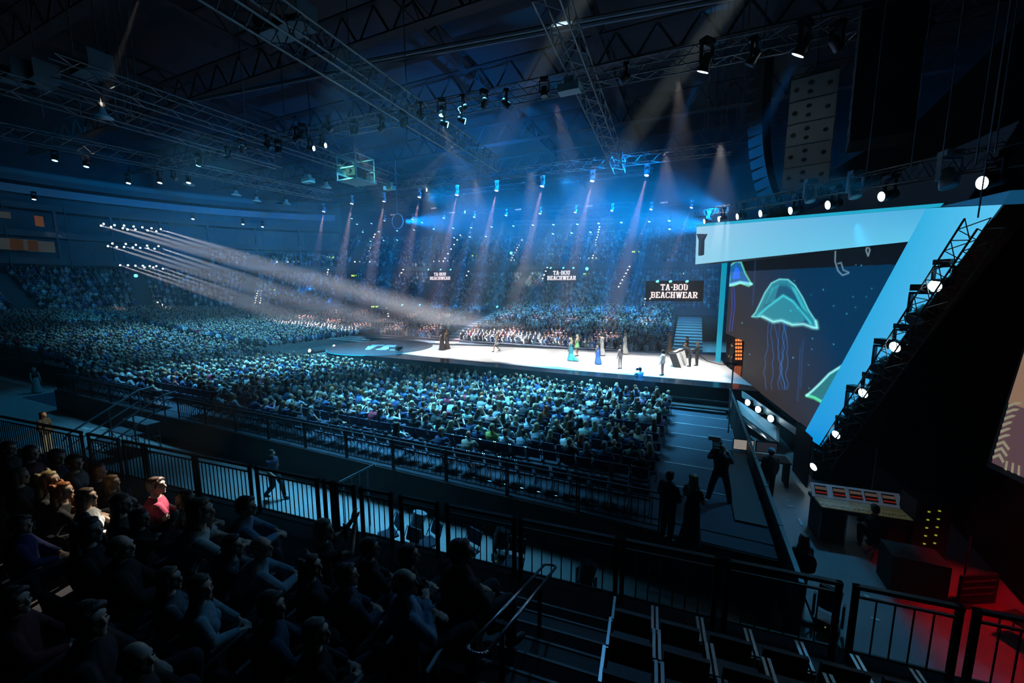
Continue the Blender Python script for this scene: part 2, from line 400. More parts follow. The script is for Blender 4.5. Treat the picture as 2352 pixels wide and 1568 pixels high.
def fillp(poly, col, k=1.0, tex=0.0):
    global pic
    ins = np.zeros(PX.shape, bool); n = len(poly)
    for i in range(n):
        (x0, y0), (x1, y1) = poly[i], poly[(i + 1) % n]
        if y0 == y1: continue
        ins ^= ((y0 > PY) != (y1 > PY)) & (PX < (x1 - x0) * (PY - y0) / (y1 - y0) + x0)
    q = ins.astype(float) * k
    if tex: q = q * (1 - tex + tex * (np.sin(PX * 2.1) * np.sin(PY * 1.7) > 0))
    pic = pic + q[..., None] * np.array(col)
cg, cb, cp = srgb(60, 200, 200), srgb(20, 130, 170), srgb(150, 240, 235)
bell = [(1727, 727), (1735, 718), (1744, 700), (1757, 672), (1772, 650), (1790, 641), (1810, 642), (1826, 655), (1843, 682), (1857, 712), (1874, 738), (1877, 753), (1868, 752), (1845, 744), (1820, 746), (1795, 736), (1776, 739), (1752, 727)]
fillp(bell, cb, .3); fillp([(1742, 727), (1762, 705), (1799, 678), (1820, 690), (1850, 735), (1820, 746), (1795, 736), (1776, 739), (1752, 729)], cg, .35, .35)
for k in range(5): stroke([(1799 + (x - 1799) * (1 - .045 * k), 760 + (y - 760) * (1 - .03 * k)) for x, y in bell[:12]], .5, cg * (.35 - .05 * k), 3)
stroke(bell + bell[:1], .6, cp * .45, 2.2); stroke([(1742, 724), (1762, 705), (1799, 678), (1822, 692), (1862, 742)], 1.0, cg * .7, 4); stroke(bell[10:], 1.2, cp * .5, 6)
fillp([(1757, 700), (1772, 662), (1790, 652), (1779, 690)], cg, .3, .3); fillp([(1815, 655), (1826, 662), (1856, 720), (1840, 705)], cg, .45, .3)
rr = random.Random(3)
for x0 in (1766, 1772, 1778, 1790, 1797, 1803, 1809):
    pts = [(x0, 738)]; x = x0
    for y in range(750, 905, 12): x += rr.uniform(-4.5, 4.2); pts.append((x, y))
    stroke(pts, .4, srgb(30, 110, 190) * rr.uniform(.2, .6), 1.3)
for x0, y0, y1 in ((1735, 600, 700), (1845, 780, 890), (1838, 800, 920), (1692, 600, 640)):
    stroke([(x0, y0), (x0 - 6, y1)], .5, srgb(20, 60, 110) * .5, 3)
b2 = [(1673, 655), (1676, 640), (1674, 612), (1690, 600), (1702, 602), (1712, 628), (1726, 652), (1720, 657), (1700, 650), (1684, 656)]
fillp(b2, srgb(20, 110, 180), .8); fillp([(1680, 640), (1690, 612), (1698, 618), (1700, 640)], srgb(30, 60, 220), .8); stroke(b2 + b2[:1], .8, srgb(120, 230, 160) * .6, 2.6); stroke([(1673, 655), (1700, 648), (1726, 652)], 2, cp * .7, 3)
for x0 in (1680, 1686): stroke([(x0, 660), (x0 + 2, 700), (x0 - 5, 760)], .4, srgb(30, 70, 200) * .6, 1.5)
b3 = [(1853, 908), (1866, 897), (1884, 880), (1905, 858), (1940, 836), (1960, 850), (1920, 900), (1888, 923), (1870, 912)]
fillp(b3, cg, .35, .4); stroke(b3[:5], 1.2, cp * .9, 3); stroke([(1853, 908), (1870, 913), (1888, 923), (1920, 900)], 1.6, srgb(90, 230, 160) * .9, 4)
stroke([(1919, 574), (1918, 600), (1925, 622), (1935, 632), (1949, 627)], .8, srgb(130, 170, 190) * .6, 1.8); stroke([(1925, 605), (1932, 603), (1937, 620), (1949, 625)], .8, srgb(130, 170, 190) * .5, 1.8)
stroke([(1991, 568), (1989, 574), (1994, 588), (1998, 574), (1993, 566)], .8, srgb(150, 180, 190) * .6, 1.5)
for i in range(26):
    x, y = rr.uniform(1700, 2060), rr.uniform(600, 940); stroke([(x, y), (x + .5, y + .5)], .8, srgb(70, 170, 200) * rr.uniform(.3, 1), 1.6)
keep = (PX[:-1, :-1] < 1862 + (1010 - PY[:-1, :-1]) * .655) & ~((T[:-1, :-1] < .25) & (T[:-1, :-1] > -4.5) & (Z[:-1, :-1] < 3.75))
idx = np.arange(NT * NZ).reshape(NT, NZ)
F = np.stack([idx[:-1, :-1], idx[1:, :-1], idx[1:, 1:], idx[:-1, 1:]], -1)[keep]
me = bpy.data.meshes.new('led_screen'); me.vertices.add(NT * NZ)
led = empty('video_wall', LP0); tag(led, 'tall video wall showing glowing jellyfish beside the catwalk', 'video wall')
me.vertices.foreach_set('co', (np.stack([X, Y, Z], -1) - np.array(LP0)).reshape(-1))
me.loops.add(F.size); me.loops.foreach_set('vertex_index', F.reshape(-1).astype(np.int32))
me.polygons.add(len(F)); me.polygons.foreach_set('loop_start', np.arange(0, F.size, 4, dtype=np.int32))
me.update(calc_edges=True); ca = me.color_attributes.new('pic', 'FLOAT_COLOR', 'POINT')
ca.data.foreach_set('color', np.concatenate([np.clip(pic, 0, 1), np.ones((NT, NZ, 1))], -1).reshape(-1).astype(np.float32))
me.materials.append(m_led); o = bpy.data.objects.new('screen', me); COL.objects.link(o); o.parent = led
def lw(t, z, off=0.0): return LP0 * 0 + Ld * t - Ln * off + V((0, 0, z))
o = MB().prism([lw(-4.45, 3.75, .06), lw(.25, 3.75, .06), lw(.25, 1.5, .06), atplane(1850, 1005, LP0, Ln) - LP0 - Ln * .06, atplane(2200, 476, LP0, Ln) - LP0 - Ln * .06, lw(-4.45, 9.6, .06)], -Ln * .35).build('cabinet_back', m_black, led); fix_normals(o)
# backstage passage behind the doorway, with its row of orange lamps
pas = MB().prism([aty(1668, 770, 33.6) - LP0, aty(1725, 770, 33.6) - LP0, aty(1725, 850, 33.6) - LP0, aty(1668, 850, 33.6) - LP0], (0, .1, 0))
o = pas.build('passage_back', m_black, led); fix_normals(o)
ol = MB()
for i in range(3):
    for j in range(6): ol.box(aty(1691 + i * 5.5, 781 + j * 8.5, 33.4) - LP0, (.11, .07, .16))
ol.build('orange_lamps', mat('orange_lamps', (.3, .05, .01), .5, emit=(1, .22, .06), es=1.6), led, label='glowing orange lamps in the doorway')

# ------------------------------------------------------------------ the portal: slanting header and leg
m_por = bpy.data.materials.new('portal_light_panel'); m_por.use_nodes = True
_nt = m_por.node_tree; _b = _nt.nodes['Principled BSDF']; _a = _nt.nodes.new('ShaderNodeAttribute'); _a.attribute_name = 'pic'
_b.inputs['Base Color'].default_value = (.08, .08, .08, 1); _b.inputs['Roughness'].default_value = .6
_nt.links.new(_a.outputs['Color'], _b.inputs['Emission Color']); _b.inputs['Emission Strength'].default_value = .96
por = empty('portal_frame', (0, 34, 0)); tag(por, 'huge slanting portal frame with glowing pale blue header and cyan leg around the video wall', 'portal')
B0, B1 = V((0, 34, 0)), V((5.2, 13.2, 0)); Bn = (B1 - B0).cross(V((0, 0, 1))).normalized(); Bn = -Bn if Bn.x > 0 else Bn
def onB(px, py): return atplane(px, py, B0, Bn)
def onL(px, py, off=.35): return atplane(px, py, LP0 + Ln * off, Ln)
def panel(name, corners, cols, thick, N, nm=(24, 8), parent=por):
    """A light panel: corners TL TR BR BL, colours at the same corners."""
    nu, nv = nm; vs_, cs = [], []
    for i in range(nu + 1):
        for j in range(nv + 1):
            a_, b2_ = i / nu, j / nv
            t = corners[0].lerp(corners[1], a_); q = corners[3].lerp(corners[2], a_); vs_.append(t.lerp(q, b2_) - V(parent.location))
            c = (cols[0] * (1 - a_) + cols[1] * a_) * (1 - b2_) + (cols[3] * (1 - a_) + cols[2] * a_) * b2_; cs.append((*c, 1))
    fs = [(i * (nv + 1) + j, (i + 1) * (nv + 1) + j, (i + 1) * (nv + 1) + j + 1, i * (nv + 1) + j + 1) for i in range(nu) for j in range(nv)]
    me = bpy.data.meshes.new(name); me.from_pydata([tuple(v) for v in vs_], [], fs)
    ca = me.color_attributes.new('pic', 'FLOAT_COLOR', 'POINT'); ca.data.foreach_set('color', np.array(cs, np.float32).reshape(-1))
    me.materials.append(m_por); o = bpy.data.objects.new(name, me); COL.objects.link(o); o.parent = parent
    b_ = MB().prism([c - V(parent.location) - N * .03 for c in corners], -N * thick).build(name + '_case', m_dark, o); fix_normals(b_)
    return o
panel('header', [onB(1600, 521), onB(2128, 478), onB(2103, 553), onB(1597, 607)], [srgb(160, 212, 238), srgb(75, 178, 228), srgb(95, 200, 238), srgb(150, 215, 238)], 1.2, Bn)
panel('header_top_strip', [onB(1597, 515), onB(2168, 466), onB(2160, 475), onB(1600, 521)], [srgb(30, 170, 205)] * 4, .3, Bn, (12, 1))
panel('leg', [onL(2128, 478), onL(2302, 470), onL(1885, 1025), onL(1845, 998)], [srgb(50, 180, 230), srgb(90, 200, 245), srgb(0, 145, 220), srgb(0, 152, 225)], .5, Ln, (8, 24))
b_ = MB().prism([onL(2160, 474) - V(por.location), onL(2322, 437) - V(por.location), onL(2302, 470) - V(por.location)], -Ln * .5).build('leg_cap', mat('portal_cap', (.03, .16, .3), .7, emit=(.005, .06, .14), es=1), por); fix_normals(b_)
# recessed funnel shape at the header's far end
def hB(pts, off): return [onB(x, y) + Bn * off - V(por.location) for x, y in pts]
b_ = MB().prism(hB([(1602, 537), (1624, 537), (1615, 548), (1612, 587), (1606, 587), (1607, 551)], .02), Bn * .05).build('funnel_relief', mat('funnel_grey', (.42, .46, .46), .6), por); fix_normals(b_)
b_ = MB().prism(hB([(1624, 537), (1626, 537), (1619, 552), (1618, 585), (1612, 587), (1615, 548)], .02), Bn * .04).build('funnel_painted_shadow', mat('funnel_shadow_dark', (.02, .06, .08), .6), por); fix_normals(b_)  # dark raised sliver stands in for the shadow of the recess
pp = V((2.0, 33.6, 0))
post = MB().box((0, 0, 5.2), (.34, .34, 7.4)); o = post.build('post', mat('cyan_post', (.05, .35, .5), .5, emit=(.0, .35, .52), es=.8), por, loc=pp - V(por.location))
# angled apron panels to the right of the stage
ap = empty('stage_apron', (4.4, 21, 0)); tag(ap, 'angled white apron panels at the right end of the stage', 'stage')
def apn(name, pts, z0, z1, m=m_white):
    w_ = []
    for (x, y, z) in pts: w_.append(atz(x, y, z) - V(ap.location))
    b_ = MB().prism(w_, (.12, .02, -.05)).build(name, m, ap); fix_normals(b_)
apn('upper_panel', [(1702, 896, 1.45), (1840, 992, 1.45), (1838, 1006, 1.2), (1704, 912, 1.1)], 0, 0)
apn('lower_panel', [(1692, 918, 1.0), (1783, 980, .9), (1783, 1012, .5), (1700, 950, .5)], 0, 0)
m_glass = mat('dark_glass', (.03, .06, .07), .1, spec=.8)
apn('glass_shelf', [(1700, 952, .5), (1783, 1014, .5), (1765, 1012, .45), (1700, 965, .45)], 0, 0, m_glass)
MB().box((5.25, 18.6, .7), (1.7, 2.6, 1.4)).build('subwoofer_stack', m_black, label='big black loudspeaker box at the foot of the cyan portal leg', cat='loudspeaker')
struct('wall_stage_right', MB().box((8.6, 26, 7), (.2, 44, 14), -.1), m_drape)
struct('wall_drape', MB().box((6.6, 23.5, 6.5), (.15, 14, 13), .14).box((9.2, 11, 5.5), (.15, 14, 11)), m_drape)
# ------------------------------------------------------------------ rigging: trusses, moving heads, beams of the roof
DGc = [None]
def hit(px, py, maxd=200):
    """First surface of the hall seen through a pixel of the photograph's frame: point and normal."""
    if DGc[0] is None: DGc[0] = bpy.context.evaluated_depsgraph_get()
    d = ray(px, py).normalized(); ok, loc, n, i, o, m = SC.ray_cast(DGc[0], CAM, d, distance=maxd)
    if not ok: loc = CAM + d * 80; n = -d
    if n.dot(d) > 0: n = -n
    return loc, n
def truss(a, b, wd, label, group=None, n=None, name='lighting_truss', m=None, tri=False):
    a, b = V(a), V(b); d = (b - a); L = d.length; d.normalize(); m = m or m_alu
    side = d.cross(V((0, 0, 1))).normalized(); up = side.cross(d).normalized()
    r = empty(name, a); tag(r, label, 'truss', group)
    n = n or max(4, int(L / wd / 1.0)); h = wd / 2; R_ = .028 * wd / .6
    cor = [(-h, -h), (h, -h), (h, h), (-h, h)]
    for (x, y) in cor:
        o_ = side * x + up * y; MB().cyl(o_, o_ + d * L, R_, n=6).build('chord', m, r)
    lc = MB()
    for k in range(n):
        t0, t1 = d * (L * k / n), d * (L * (k + 1) / n)
        for q in range(4):
            (x0, y0), (x1, y1) = cor[q], cor[(q + 1) % 4]
            p_, q_ = side * x0 + up * y0, side * x1 + up * y1
            if k % 2: p_, q_ = q_, p_
            lc.cyl(t0 + p_, t1 + q_, R_ * .55, n=4, caps=False)
    lc.build('lacing', m, r); return r
Z16 = 16.0
truss(atz(440, -80, Z16), atz(1130, 380, Z16), 1.0, 'wide aluminium truss running from the top left down to the middle', n=44)
truss(atz(120, 150, Z16), atz(900, 412, Z16), .75, 'long truss with bare end at upper left, higher of the parallel pair')
truss(atz(-60, 172, Z16), atz(640, 374, Z16), .75, 'long truss at upper left, lower of the parallel pair')
truss(atz(-60, 288, Z16), atz(760, 452, Z16), .75, 'cluttered truss crossing at left above the boxes')
truss(atz(330, 386, Z16), atz(2300, -8, Z16), .62, 'dark truss full of moving heads crossing the whole view')
truss(atz(1252, -40, Z16), atz(1424, 385, Z16), .8, 'steep truss descending from the top centre')
truss(atz(900, 428, Z16), atz(1680, 340, Z16), .62, 'distant truss above the catwalk carrying bright blue heads')
truss(aty(560, 412, 40), aty(930, 425, 40), .7, 'distant truss behind the teal lit scaffold box', m=m_dark)
truss(aty(1180, 512, 58), aty(1410, 508, 58), .6, 'short far truss with a dense row of small lamps')
ptA, ptB = onB(1600, 502) + V((0, 0, .3)), onL(2330, 352, .2)
truss(ptA, ptB, .42, 'truss running along the top of the portal header', n=60, m=m_dark)
lgA, lgB = onL(2262, 512, .55), onL(1888, 1062, .55)
truss(lgA, lgB, .42, 'sloping truss carrying lamps down the portal leg', n=36, m=m_dark)
truss(aty(730, 478, 44), aty(1500, 392, 44), .5, 'far thin truss carrying the rosy lamps of the upper row', n=70, m=m_dark)
truss(aty(870, 496, 50), aty(1610, 462, 50), .5, 'far thin truss carrying the rosy lamps of the lower row', n=70, m=m_dark)
truss(aty(735, 478, 56), aty(1545, 496, 56), .5, 'far thin truss carrying the small blue lamps', n=80, m=m_dark)
# roof steelwork
m_roof = mat('roof_steel', (.022, .024, .03), .9)
def beam(a, b, w_, h_, label, name='roof_beam', m=None):
    a, b = V(a), V(b); d = b - a; L = d.length; M = d.to_track_quat('X', 'Z').to_matrix(); mb = MB()
    mb.box((0, 0, h_ / 2), (L, w_, .12), M=M); mb.box((0, 0, -h_ / 2), (L, w_, .12), M=M)
    for k in range(int(L / 3)):
        x0 = -L / 2 + k * 3; mb.cyl(M @ V((x0, 0, -h_ / 2)), M @ V((x0 + 1.5, 0, h_ / 2)), .09, n=4); mb.cyl(M @ V((x0 + 1.5, 0, h_ / 2)), M @ V((x0 + 3, 0, -h_ / 2)), .09, n=4)
    o = mb.build(name, m or m_roof, loc=(a + b) / 2, kind='structure'); return o
for i, y in enumerate((14, 24, 34, 46, 58)): beam((-80, y, 25.5), (20, y, 25.5), .8, 2.2, '', 'ceiling_girder')
for i, x in enumerate((-62, -48, -34, -20, -8, 4)): beam((x, 4, 27.2), (x, 80, 27.2), .6, 1.4, '', 'ceiling_purlin')
for i, (p, q) in enumerate((((790, 160), (1700, -8)), ((800, 148), (1700, -22)), ((430, 235), (1000, 120)))):
    a, b = atz(*p, 22), atz(*q, 22); MB().cyl(a, b, .12, n=6).build('ceiling_pipe', mat('blue_grey_pipe', (.12, .16, .2), .5), kind='structure')

# moving heads ------------------------------------------------------
m_body = mat('lamp_housing', (.014, .015, .018), .4)
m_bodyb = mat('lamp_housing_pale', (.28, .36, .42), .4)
def lensmat(nm, c, s): return mat(nm, (.1, .1, .1), .3, emit=c, es=s, nosample=True)
LENS = {'blue': lensmat('lens_blue_lit', (.15, .7, 1.0), 14), 'white': lensmat('lens_white_lit', (.75, .95, 1.0), 22), 'warm': lensmat('lens_warm_lit', (1, .8, .7), 20), 'pink': lensmat('lens_pinkish_lit', (1, .75, .8), 7),
        'off': mat('lens_unlit', (.1, .16, .2), .1), 'cyan': lensmat('lens_cyan_lit', (.05, .75, 1.0), 9), 'yel': lensmat('led_yellow', (1, .75, .2), 1.0)}
HP = {}
def head_proto(kind):
    if kind in HP: return HP[kind].copy, None
def moving_head(loc, aim, kind, size, label, group, pale=False, yoke=True):
    """A moving head lamp whose lens centre is at loc and whose beam points along aim."""
    key = (kind, pale); mb_ = m_bodyb if pale else m_body
    if key not in HP:
        b1 = MB(); b1.box((0, 0, 1.02), (.62, .42, .22)); b1.cyl((0, 0, .84), (0, 0, .92), .16, n=12)
        yk = MB()
        for s in (-1, 1): yk.box((s * .36, 0, .42), (.07, .16, .82)).cyl((s * .36, 0, .1), (s * .26, 0, .1), .09, n=10)
        yk.box((0, 0, .83), (.78, .16, .08))
        hd = MB(); prof = [(.10, .42), (.22, .36), (.25, .2), (.24, 0), (.27, -.12), (.29, -.3), (.29, -.36)]
        hd.loft([[V((r * math.cos(2 * PI * i / 14), r * math.sin(2 * PI * i / 14), z)) for i in range(14)] for r, z in prof])
        ln = MB(); ln.cyl((0, 0, -.362), (0, 0, -.375), .25, n=16)
        HP[key] = (b1.mesh('base', mb_), yk.mesh('yoke', mb_), hd.mesh('head', mb_, True), ln.mesh('lens', LENS[kind]))
    r = empty('moving_head_lamp', loc); tag(r, label, 'stage light', group); M = HP[key]; s = size / .5
    aim = V(aim).normalized(); piv = -aim * .375 * s        # lens centre sits at the empty
    def ob(nm, me, par, l, rot=None):
        o = bpy.data.objects.new(nm, me); COL.objects.link(o); o.parent = par; o.location = l
        if rot is not None: o.rotation_euler = rot
        return o
    az = math.atan2(aim.y, aim.x) + PI / 2 if abs(aim.z) < .98 else 0.3
    h = ob('head', M[2], r, piv, (-aim).to_track_quat('Z', 'Y').to_euler()); h.scale = (s,) * 3
    l = ob('lens', M[3], h, (0, 0, 0)); 
    if yoke:
        y = ob('yoke', M[1], r, piv - V((0, 0, .1 * s)), (0, 0, az)); y.scale = (s,) * 3
        b = ob('base', M[0], r, piv - V((0, 0, .1 * s)), (0, 0, az)); b.scale = (s,) * 3
    return r
ORD = ['first', 'second', 'third', 'fourth', 'fifth', 'sixth', 'seventh', 'eighth', 'ninth', 'tenth'] + [str(i) + {1: 'st', 2: 'nd', 3: 'rd'}.get(i % 10 if i not in (11, 12, 13) else 0, 'th') for i in range(11, 400)]
FARDOWN = [(743,486),(808,502),(820,515),(833,533),(853,513),(870,532),(881,552),(851,554),(912,530),(912,551),(951,528),(969,511),(996,526),(1041,524),(1043,546),(1079,544),(1082,523),(1116,543),(1129,521),(1179,519),(1224,517),(1271,516),(1270,537),(1313,535),(1326,515),(1356,533),(1375,513),(1427,511),(1491,509),(1537,507),(1538,526)]
for i, (px, py) in enumerate(sorted(FARDOWN)):
    moving_head(aty(px, py, 56), (-.25, -.3, -1), 'blue', .3, 'small bright blue lamp hanging over the far seats, %s from the left' % ORD[i], 'blue lamps over the far seats')
PINK = [(743,488),(808,470),(882,465),(963,455),(1049,450),(1140,440),(1245,430),(1360,418),(1485,405)]
for i, (px, py) in enumerate(PINK):
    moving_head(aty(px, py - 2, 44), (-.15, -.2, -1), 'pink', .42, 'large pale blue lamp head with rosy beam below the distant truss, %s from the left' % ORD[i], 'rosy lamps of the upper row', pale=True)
PINK2 = [(883,507),(947,504),(1019,501),(1089,499),(1162,495),(1240,491),(1321,488),(1405,484),(1495,481),(1588,477)]
for i, (px, py) in enumerate(PINK2):
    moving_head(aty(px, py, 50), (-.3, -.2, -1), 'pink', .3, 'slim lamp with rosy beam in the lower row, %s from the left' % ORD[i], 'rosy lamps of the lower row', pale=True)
T5L = [(365,405,0),(405,412,0),(458,380,0),(519,362,0),(556,348,0),(622,340,0),(640,352,0),(676,322,0),(694,318,0),(762,300,0),(814,310,0),(870,300,0),(925,292,0),(975,272,0),(1015,265,0),(1055,255,1),(1108,248,0),(1170,245,0),(1250,222,0),(1425,188,0),(1720,150,0),(1930,112,0)]
for i, (px, py, lit) in enumerate(T5L):
    p = atz(px, py, 15.0); d = [V((-.5, .2, -.8)), V((.6, .4, -.6)), V((.05, -.1, -1)), V((-.8, -.3, -.5))][i % 4]
    moving_head(p, d, 'blue' if px in (1055, 1015) else 'off', .27 if px < 1500 else .32, 'dark moving head hanging under the long dark truss, %s from the left' % ORD[i], 'moving heads under the long dark truss')
for (px, py, lab, k) in ((721, 341, 'lit blue lamp shining right at left centre, lower of two', 'white'), (748, 334, 'lit blue lamp shining right at left centre, upper of two', 'white')):
    p = atz(px, py, 14.5); moving_head(p, (.9, .35, -.12), k, .24, lab, 'pair of blue lamps shining right')
for (px, py, lab) in ((1029, 287, 'lit blue lamp shining right beneath the truss crossing, left of two'), (1069, 279, 'lit blue lamp shining right beneath the truss crossing, right of two')):
    p = atz(px, py, 14.5); moving_head(p, (.8, .5, -.3), 'blue', .24, lab, 'pair of lamps beneath the truss crossing')
for (px, py, lab, k, d) in ((980, 436, 'small blue lamp shining right above the catwalk middle, left of two', 'blue', (.9, .3, -.1)), (1068, 487, 'small blue lamp shining right above the catwalk middle, right of two', 'blue', (.9, .3, -.1)),
                            (659, 585, 'dazzling cyan lamp on the far tier at left', 'cyan', (.4, -.9, -.1)), (1174, 581, 'dazzling cyan lamp on the far tier at centre', 'cyan', (0, -1, -.1)), (1348, 617, 'cyan flood lamp on the far tier right of centre', 'cyan', (0, -1, -.1)),
                            (312, 633, 'cyan flood lamp below the lowest boxes at left', 'cyan', (1, -.3, -.1))):
    p = aty(px, py, 50 if py < 500 else 62) if px > 400 else atx(px, py, -78); moving_head(p, d, k, .45, lab, None, yoke=False)
LEFTL = [(78,458),(126,369),(198,383),(295,421),(367,420),(433,420),(443,503),(558,515),(603,521),(456,380)]
for i, (px, py) in enumerate(sorted(LEFTL)):
    moving_head(atz(px, py, 15.2), (.1, -.2, -1), 'white' if py > 400 else 'blue', .26, 'small lit lamp pointing down above the left seats, %s from the left' % ORD[i], 'lit lamps above the left seats')
BIG = [(1614, 166, 'big lit lamp shining down left, left one of the two beside the speaker column', (-.35, .3, -.9), .4), (1832, 128, 'big lit lamp shining down left above the hanging loudspeakers', (-.45, .3, -.8), .4), (2108, 85, 'bright lamp edge near the top right corner', (-.5, .5, -.7), .3)]
for px, py, lab, d, s in BIG: moving_head(atz(px, py, 15.2), d, 'white', s, lab, None)
# lamps along the header truss, shining across to the left
HD = [(1632, 508, .3), (1667, 503, .3), (1712, 497, .3), (1768, 490, .3), (1841, 483, .28), (1932, 470, .27), (2063, 450, .25), (2255, 420, .25)]
for i, (px, py, s) in enumerate(HD):
    p = onB(px, py) + Bn * .4 if px < 2100 else onL(px, py, .5)
    moving_head(p, (-.9, -.25, -.2), 'white', s, 'round white lamp glowing above the portal header, %s from the left' % ORD[i], 'white lamps above the portal header', pale=False)
for i, (px, py) in enumerate(((1890, 462), (2000, 452), (2180, 430))):
    p = onB(px, py) + Bn * .4 if px < 2100 else onL(px, py, .5)
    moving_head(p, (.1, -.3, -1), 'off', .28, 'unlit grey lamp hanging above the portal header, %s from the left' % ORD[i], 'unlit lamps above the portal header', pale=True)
LG = [(2147, 657), (2055, 797), (1982, 903), (1920, 998), (1868, 1072)]
for i, (px, py) in enumerate(LG):
    moving_head(onL(px, py, .6), (-.8, -.5, -.25), 'white', .26, 'round white lamp glowing beside the cyan portal leg, %s from the top' % ORD[i], 'white lamps beside the portal leg')
for i, (px, py) in enumerate(((2100, 735), (2015, 850), (1950, 950))):
    moving_head(onL(px, py, .6), (-.6, -.5, -.5), 'off', .34, 'unlit dark lamp beside the cyan portal leg, %s from the top' % ORD[i], 'unlit lamps beside the portal leg')
for i, (px, py) in enumerate(((1717, 924), (1741, 940), (1770, 961))):
    moving_head(atz(px, py, 1.25), (-.7, -.6, .1), 'white', .3, 'round lamp glowing between the white apron panels, %s from the left' % ORD[i], 'lamps between the apron panels', yoke=False)
for i, (px, py) in enumerate(((711, 805), (767, 795))):
    moving_head(atz(px, py, .5), (.1, -1, .25), 'warm', .34, 'bright warm white floor lamp beside the round stage, %s from the left' % ORD[i], 'floor lamps beside the round stage', yoke=False)
# pods of white lamps on the three bridges in front of the boxes
for row, pts in enumerate(([(232,518),(238,514),(255,521),(263,517),(282,524),(285,518),(293,527),(307,520),(311,527),(327,522),(339,529),(348,524),(359,531),(369,526)],
                           [(248,565),(258,559),(268,567),(285,567),(289,560),(305,568),(312,562),(322,569),(338,564),(340,570),(355,571),(364,565)],
                           [(276,609),(294,609),(311,610),(328,610),(344,611),(359,611),(332,614),(352,614),(374,617)])):
    for i, (px, py) in enumerate(sorted(pts)):
        moving_head(atx(px, py, -80), (.95, .1, -.2), 'warm', .24, 'white lamp on the %s lighting bridge at left, %s from the left' % (('upper', 'middle', 'lower')[row], ORD[i]), 'white lamps on the %s bridge' % ('upper', 'middle', 'lower')[row], yoke=False)
    a, b = atx(225, pts[0][1] + 3, -80.4), atx(385, pts[0][1] + 16, -80.4); truss(a, b, .4, 'thin %s lighting bridge in front of the boxes at left' % ('upper', 'middle', 'lower')[row], n=20, m=m_dark)
# small lamps pointing up from the far tiers
UPS = [(924,700),(964,700),(1003,701),(1142,704),(1185,705),(1232,706),(1429,707),(1488,712),(1541,709),(984,619),(1012,619),(1035,619),(1265,615),(1294,615),(1317,615),(1510,646),(1540,646),(1578,646)]
for i, (px, py) in enumerate(sorted(UPS)):
    p = aty(px, py, 57.4 if py > 650 else 39.5 if py > 640 else 52); moving_head(p, (-.2, -.7, .6), 'cyan', .34 if py > 660 else .26, 'tiny cyan lamp shining up in front of the far seats, %s from the left' % ORD[i], 'tiny cyan lamps before the far seats', yoke=False)

# bell shaped house lamps
bell_m = mat('bell_shade', (.6, .72, .75), .4)
for i, (px, py) in enumerate(((434, 424), (543, 448), (658, 468), (750, 430), (590, 462), (236, 268))):
    p = atz(px, py, 15.2); r = empty('hall_lamp', p); tag(r, 'pale bell shaped hall lamp hanging unlit at left, %s in order of build' % ORD[i] if False else 'pale bell shaped hall lamp, %s one from the left' % ORD[i], 'lamp', 'bell shaped hall lamps')
    mb = MB(); mb.loft([[V((rr_ * math.cos(2 * PI * q / 14), rr_ * math.sin(2 * PI * q / 14), z)) for q in range(14)] for rr_, z in ((.10, .42), (.13, .3), (.2, .15), (.38, 0), (.40, -.03))])
    mb.build('shade', bell_m, r, smooth=True); MB().cyl((0, 0, .42), (0, 0, .62), .14, n=10).build('housing', m_body, r); MB().cyl((0, 0, .6), (0, 0, 3.2), .015, n=5).build('cable', m_alu, r)

# vertical drop cables and chains with their hoists
for i, (px, y0, y1, zt) in enumerate(((150, 0, 200, 22), (60, 0, 155, 22), (208, 0, 118, 22), (235, 0, 115, 22), (256, 0, 118, 22), (270, 0, 160, 22), (545, 70, 285, 22), (637, 60, 180, 24), (705, 190, 300, 22), (805, 195, 245, 22), (323, 290, 380, 16), (925, 40, 120, 24))):
    top = atz(px, max(y0, -60), zt); bt = atz(px, y1, 16); bt = V((top.x, top.y, 16.2))
    MB().tube([top + V((0, 0, 6)), (top + bt) / 2 + V((.1, 0, 0)), bt], .035, 5).build('hanging_cable', m_alu, loc=(0, 0, 0), label='pale cable hanging down at upper left, %s from the left' % ORD[i], cat='cable', group='cables at upper left')
for i, px in enumerate((1617, 1625, 1640, 1655, 1668, 1690, 1702)):
    p = aty(px, 300, 33); MB().cyl(p, V((p.x, p.y, 29)), .03, n=4).build('chain', mat('chain_steel', (.25, .22, .2), .5, .5), label='thin hoist chain above the header end, %s from the left' % ORD[i], cat='chain', group='hoist chains above the header end')
for i, (px, py) in enumerate(((2246, 500), (2285, 350), (2270, 350), (2090, 400), (1990, 400), (2160, 395), (2240, 380))):
    p = onL(px, py, .8); MB().cyl(p, p + V((.1, .2, 17)), .012, n=4).build('rigging_wire', m_alu, label='thin steel wire rising above the portal corner, %s one' % ORD[i], cat='wire', group='wires above the portal')

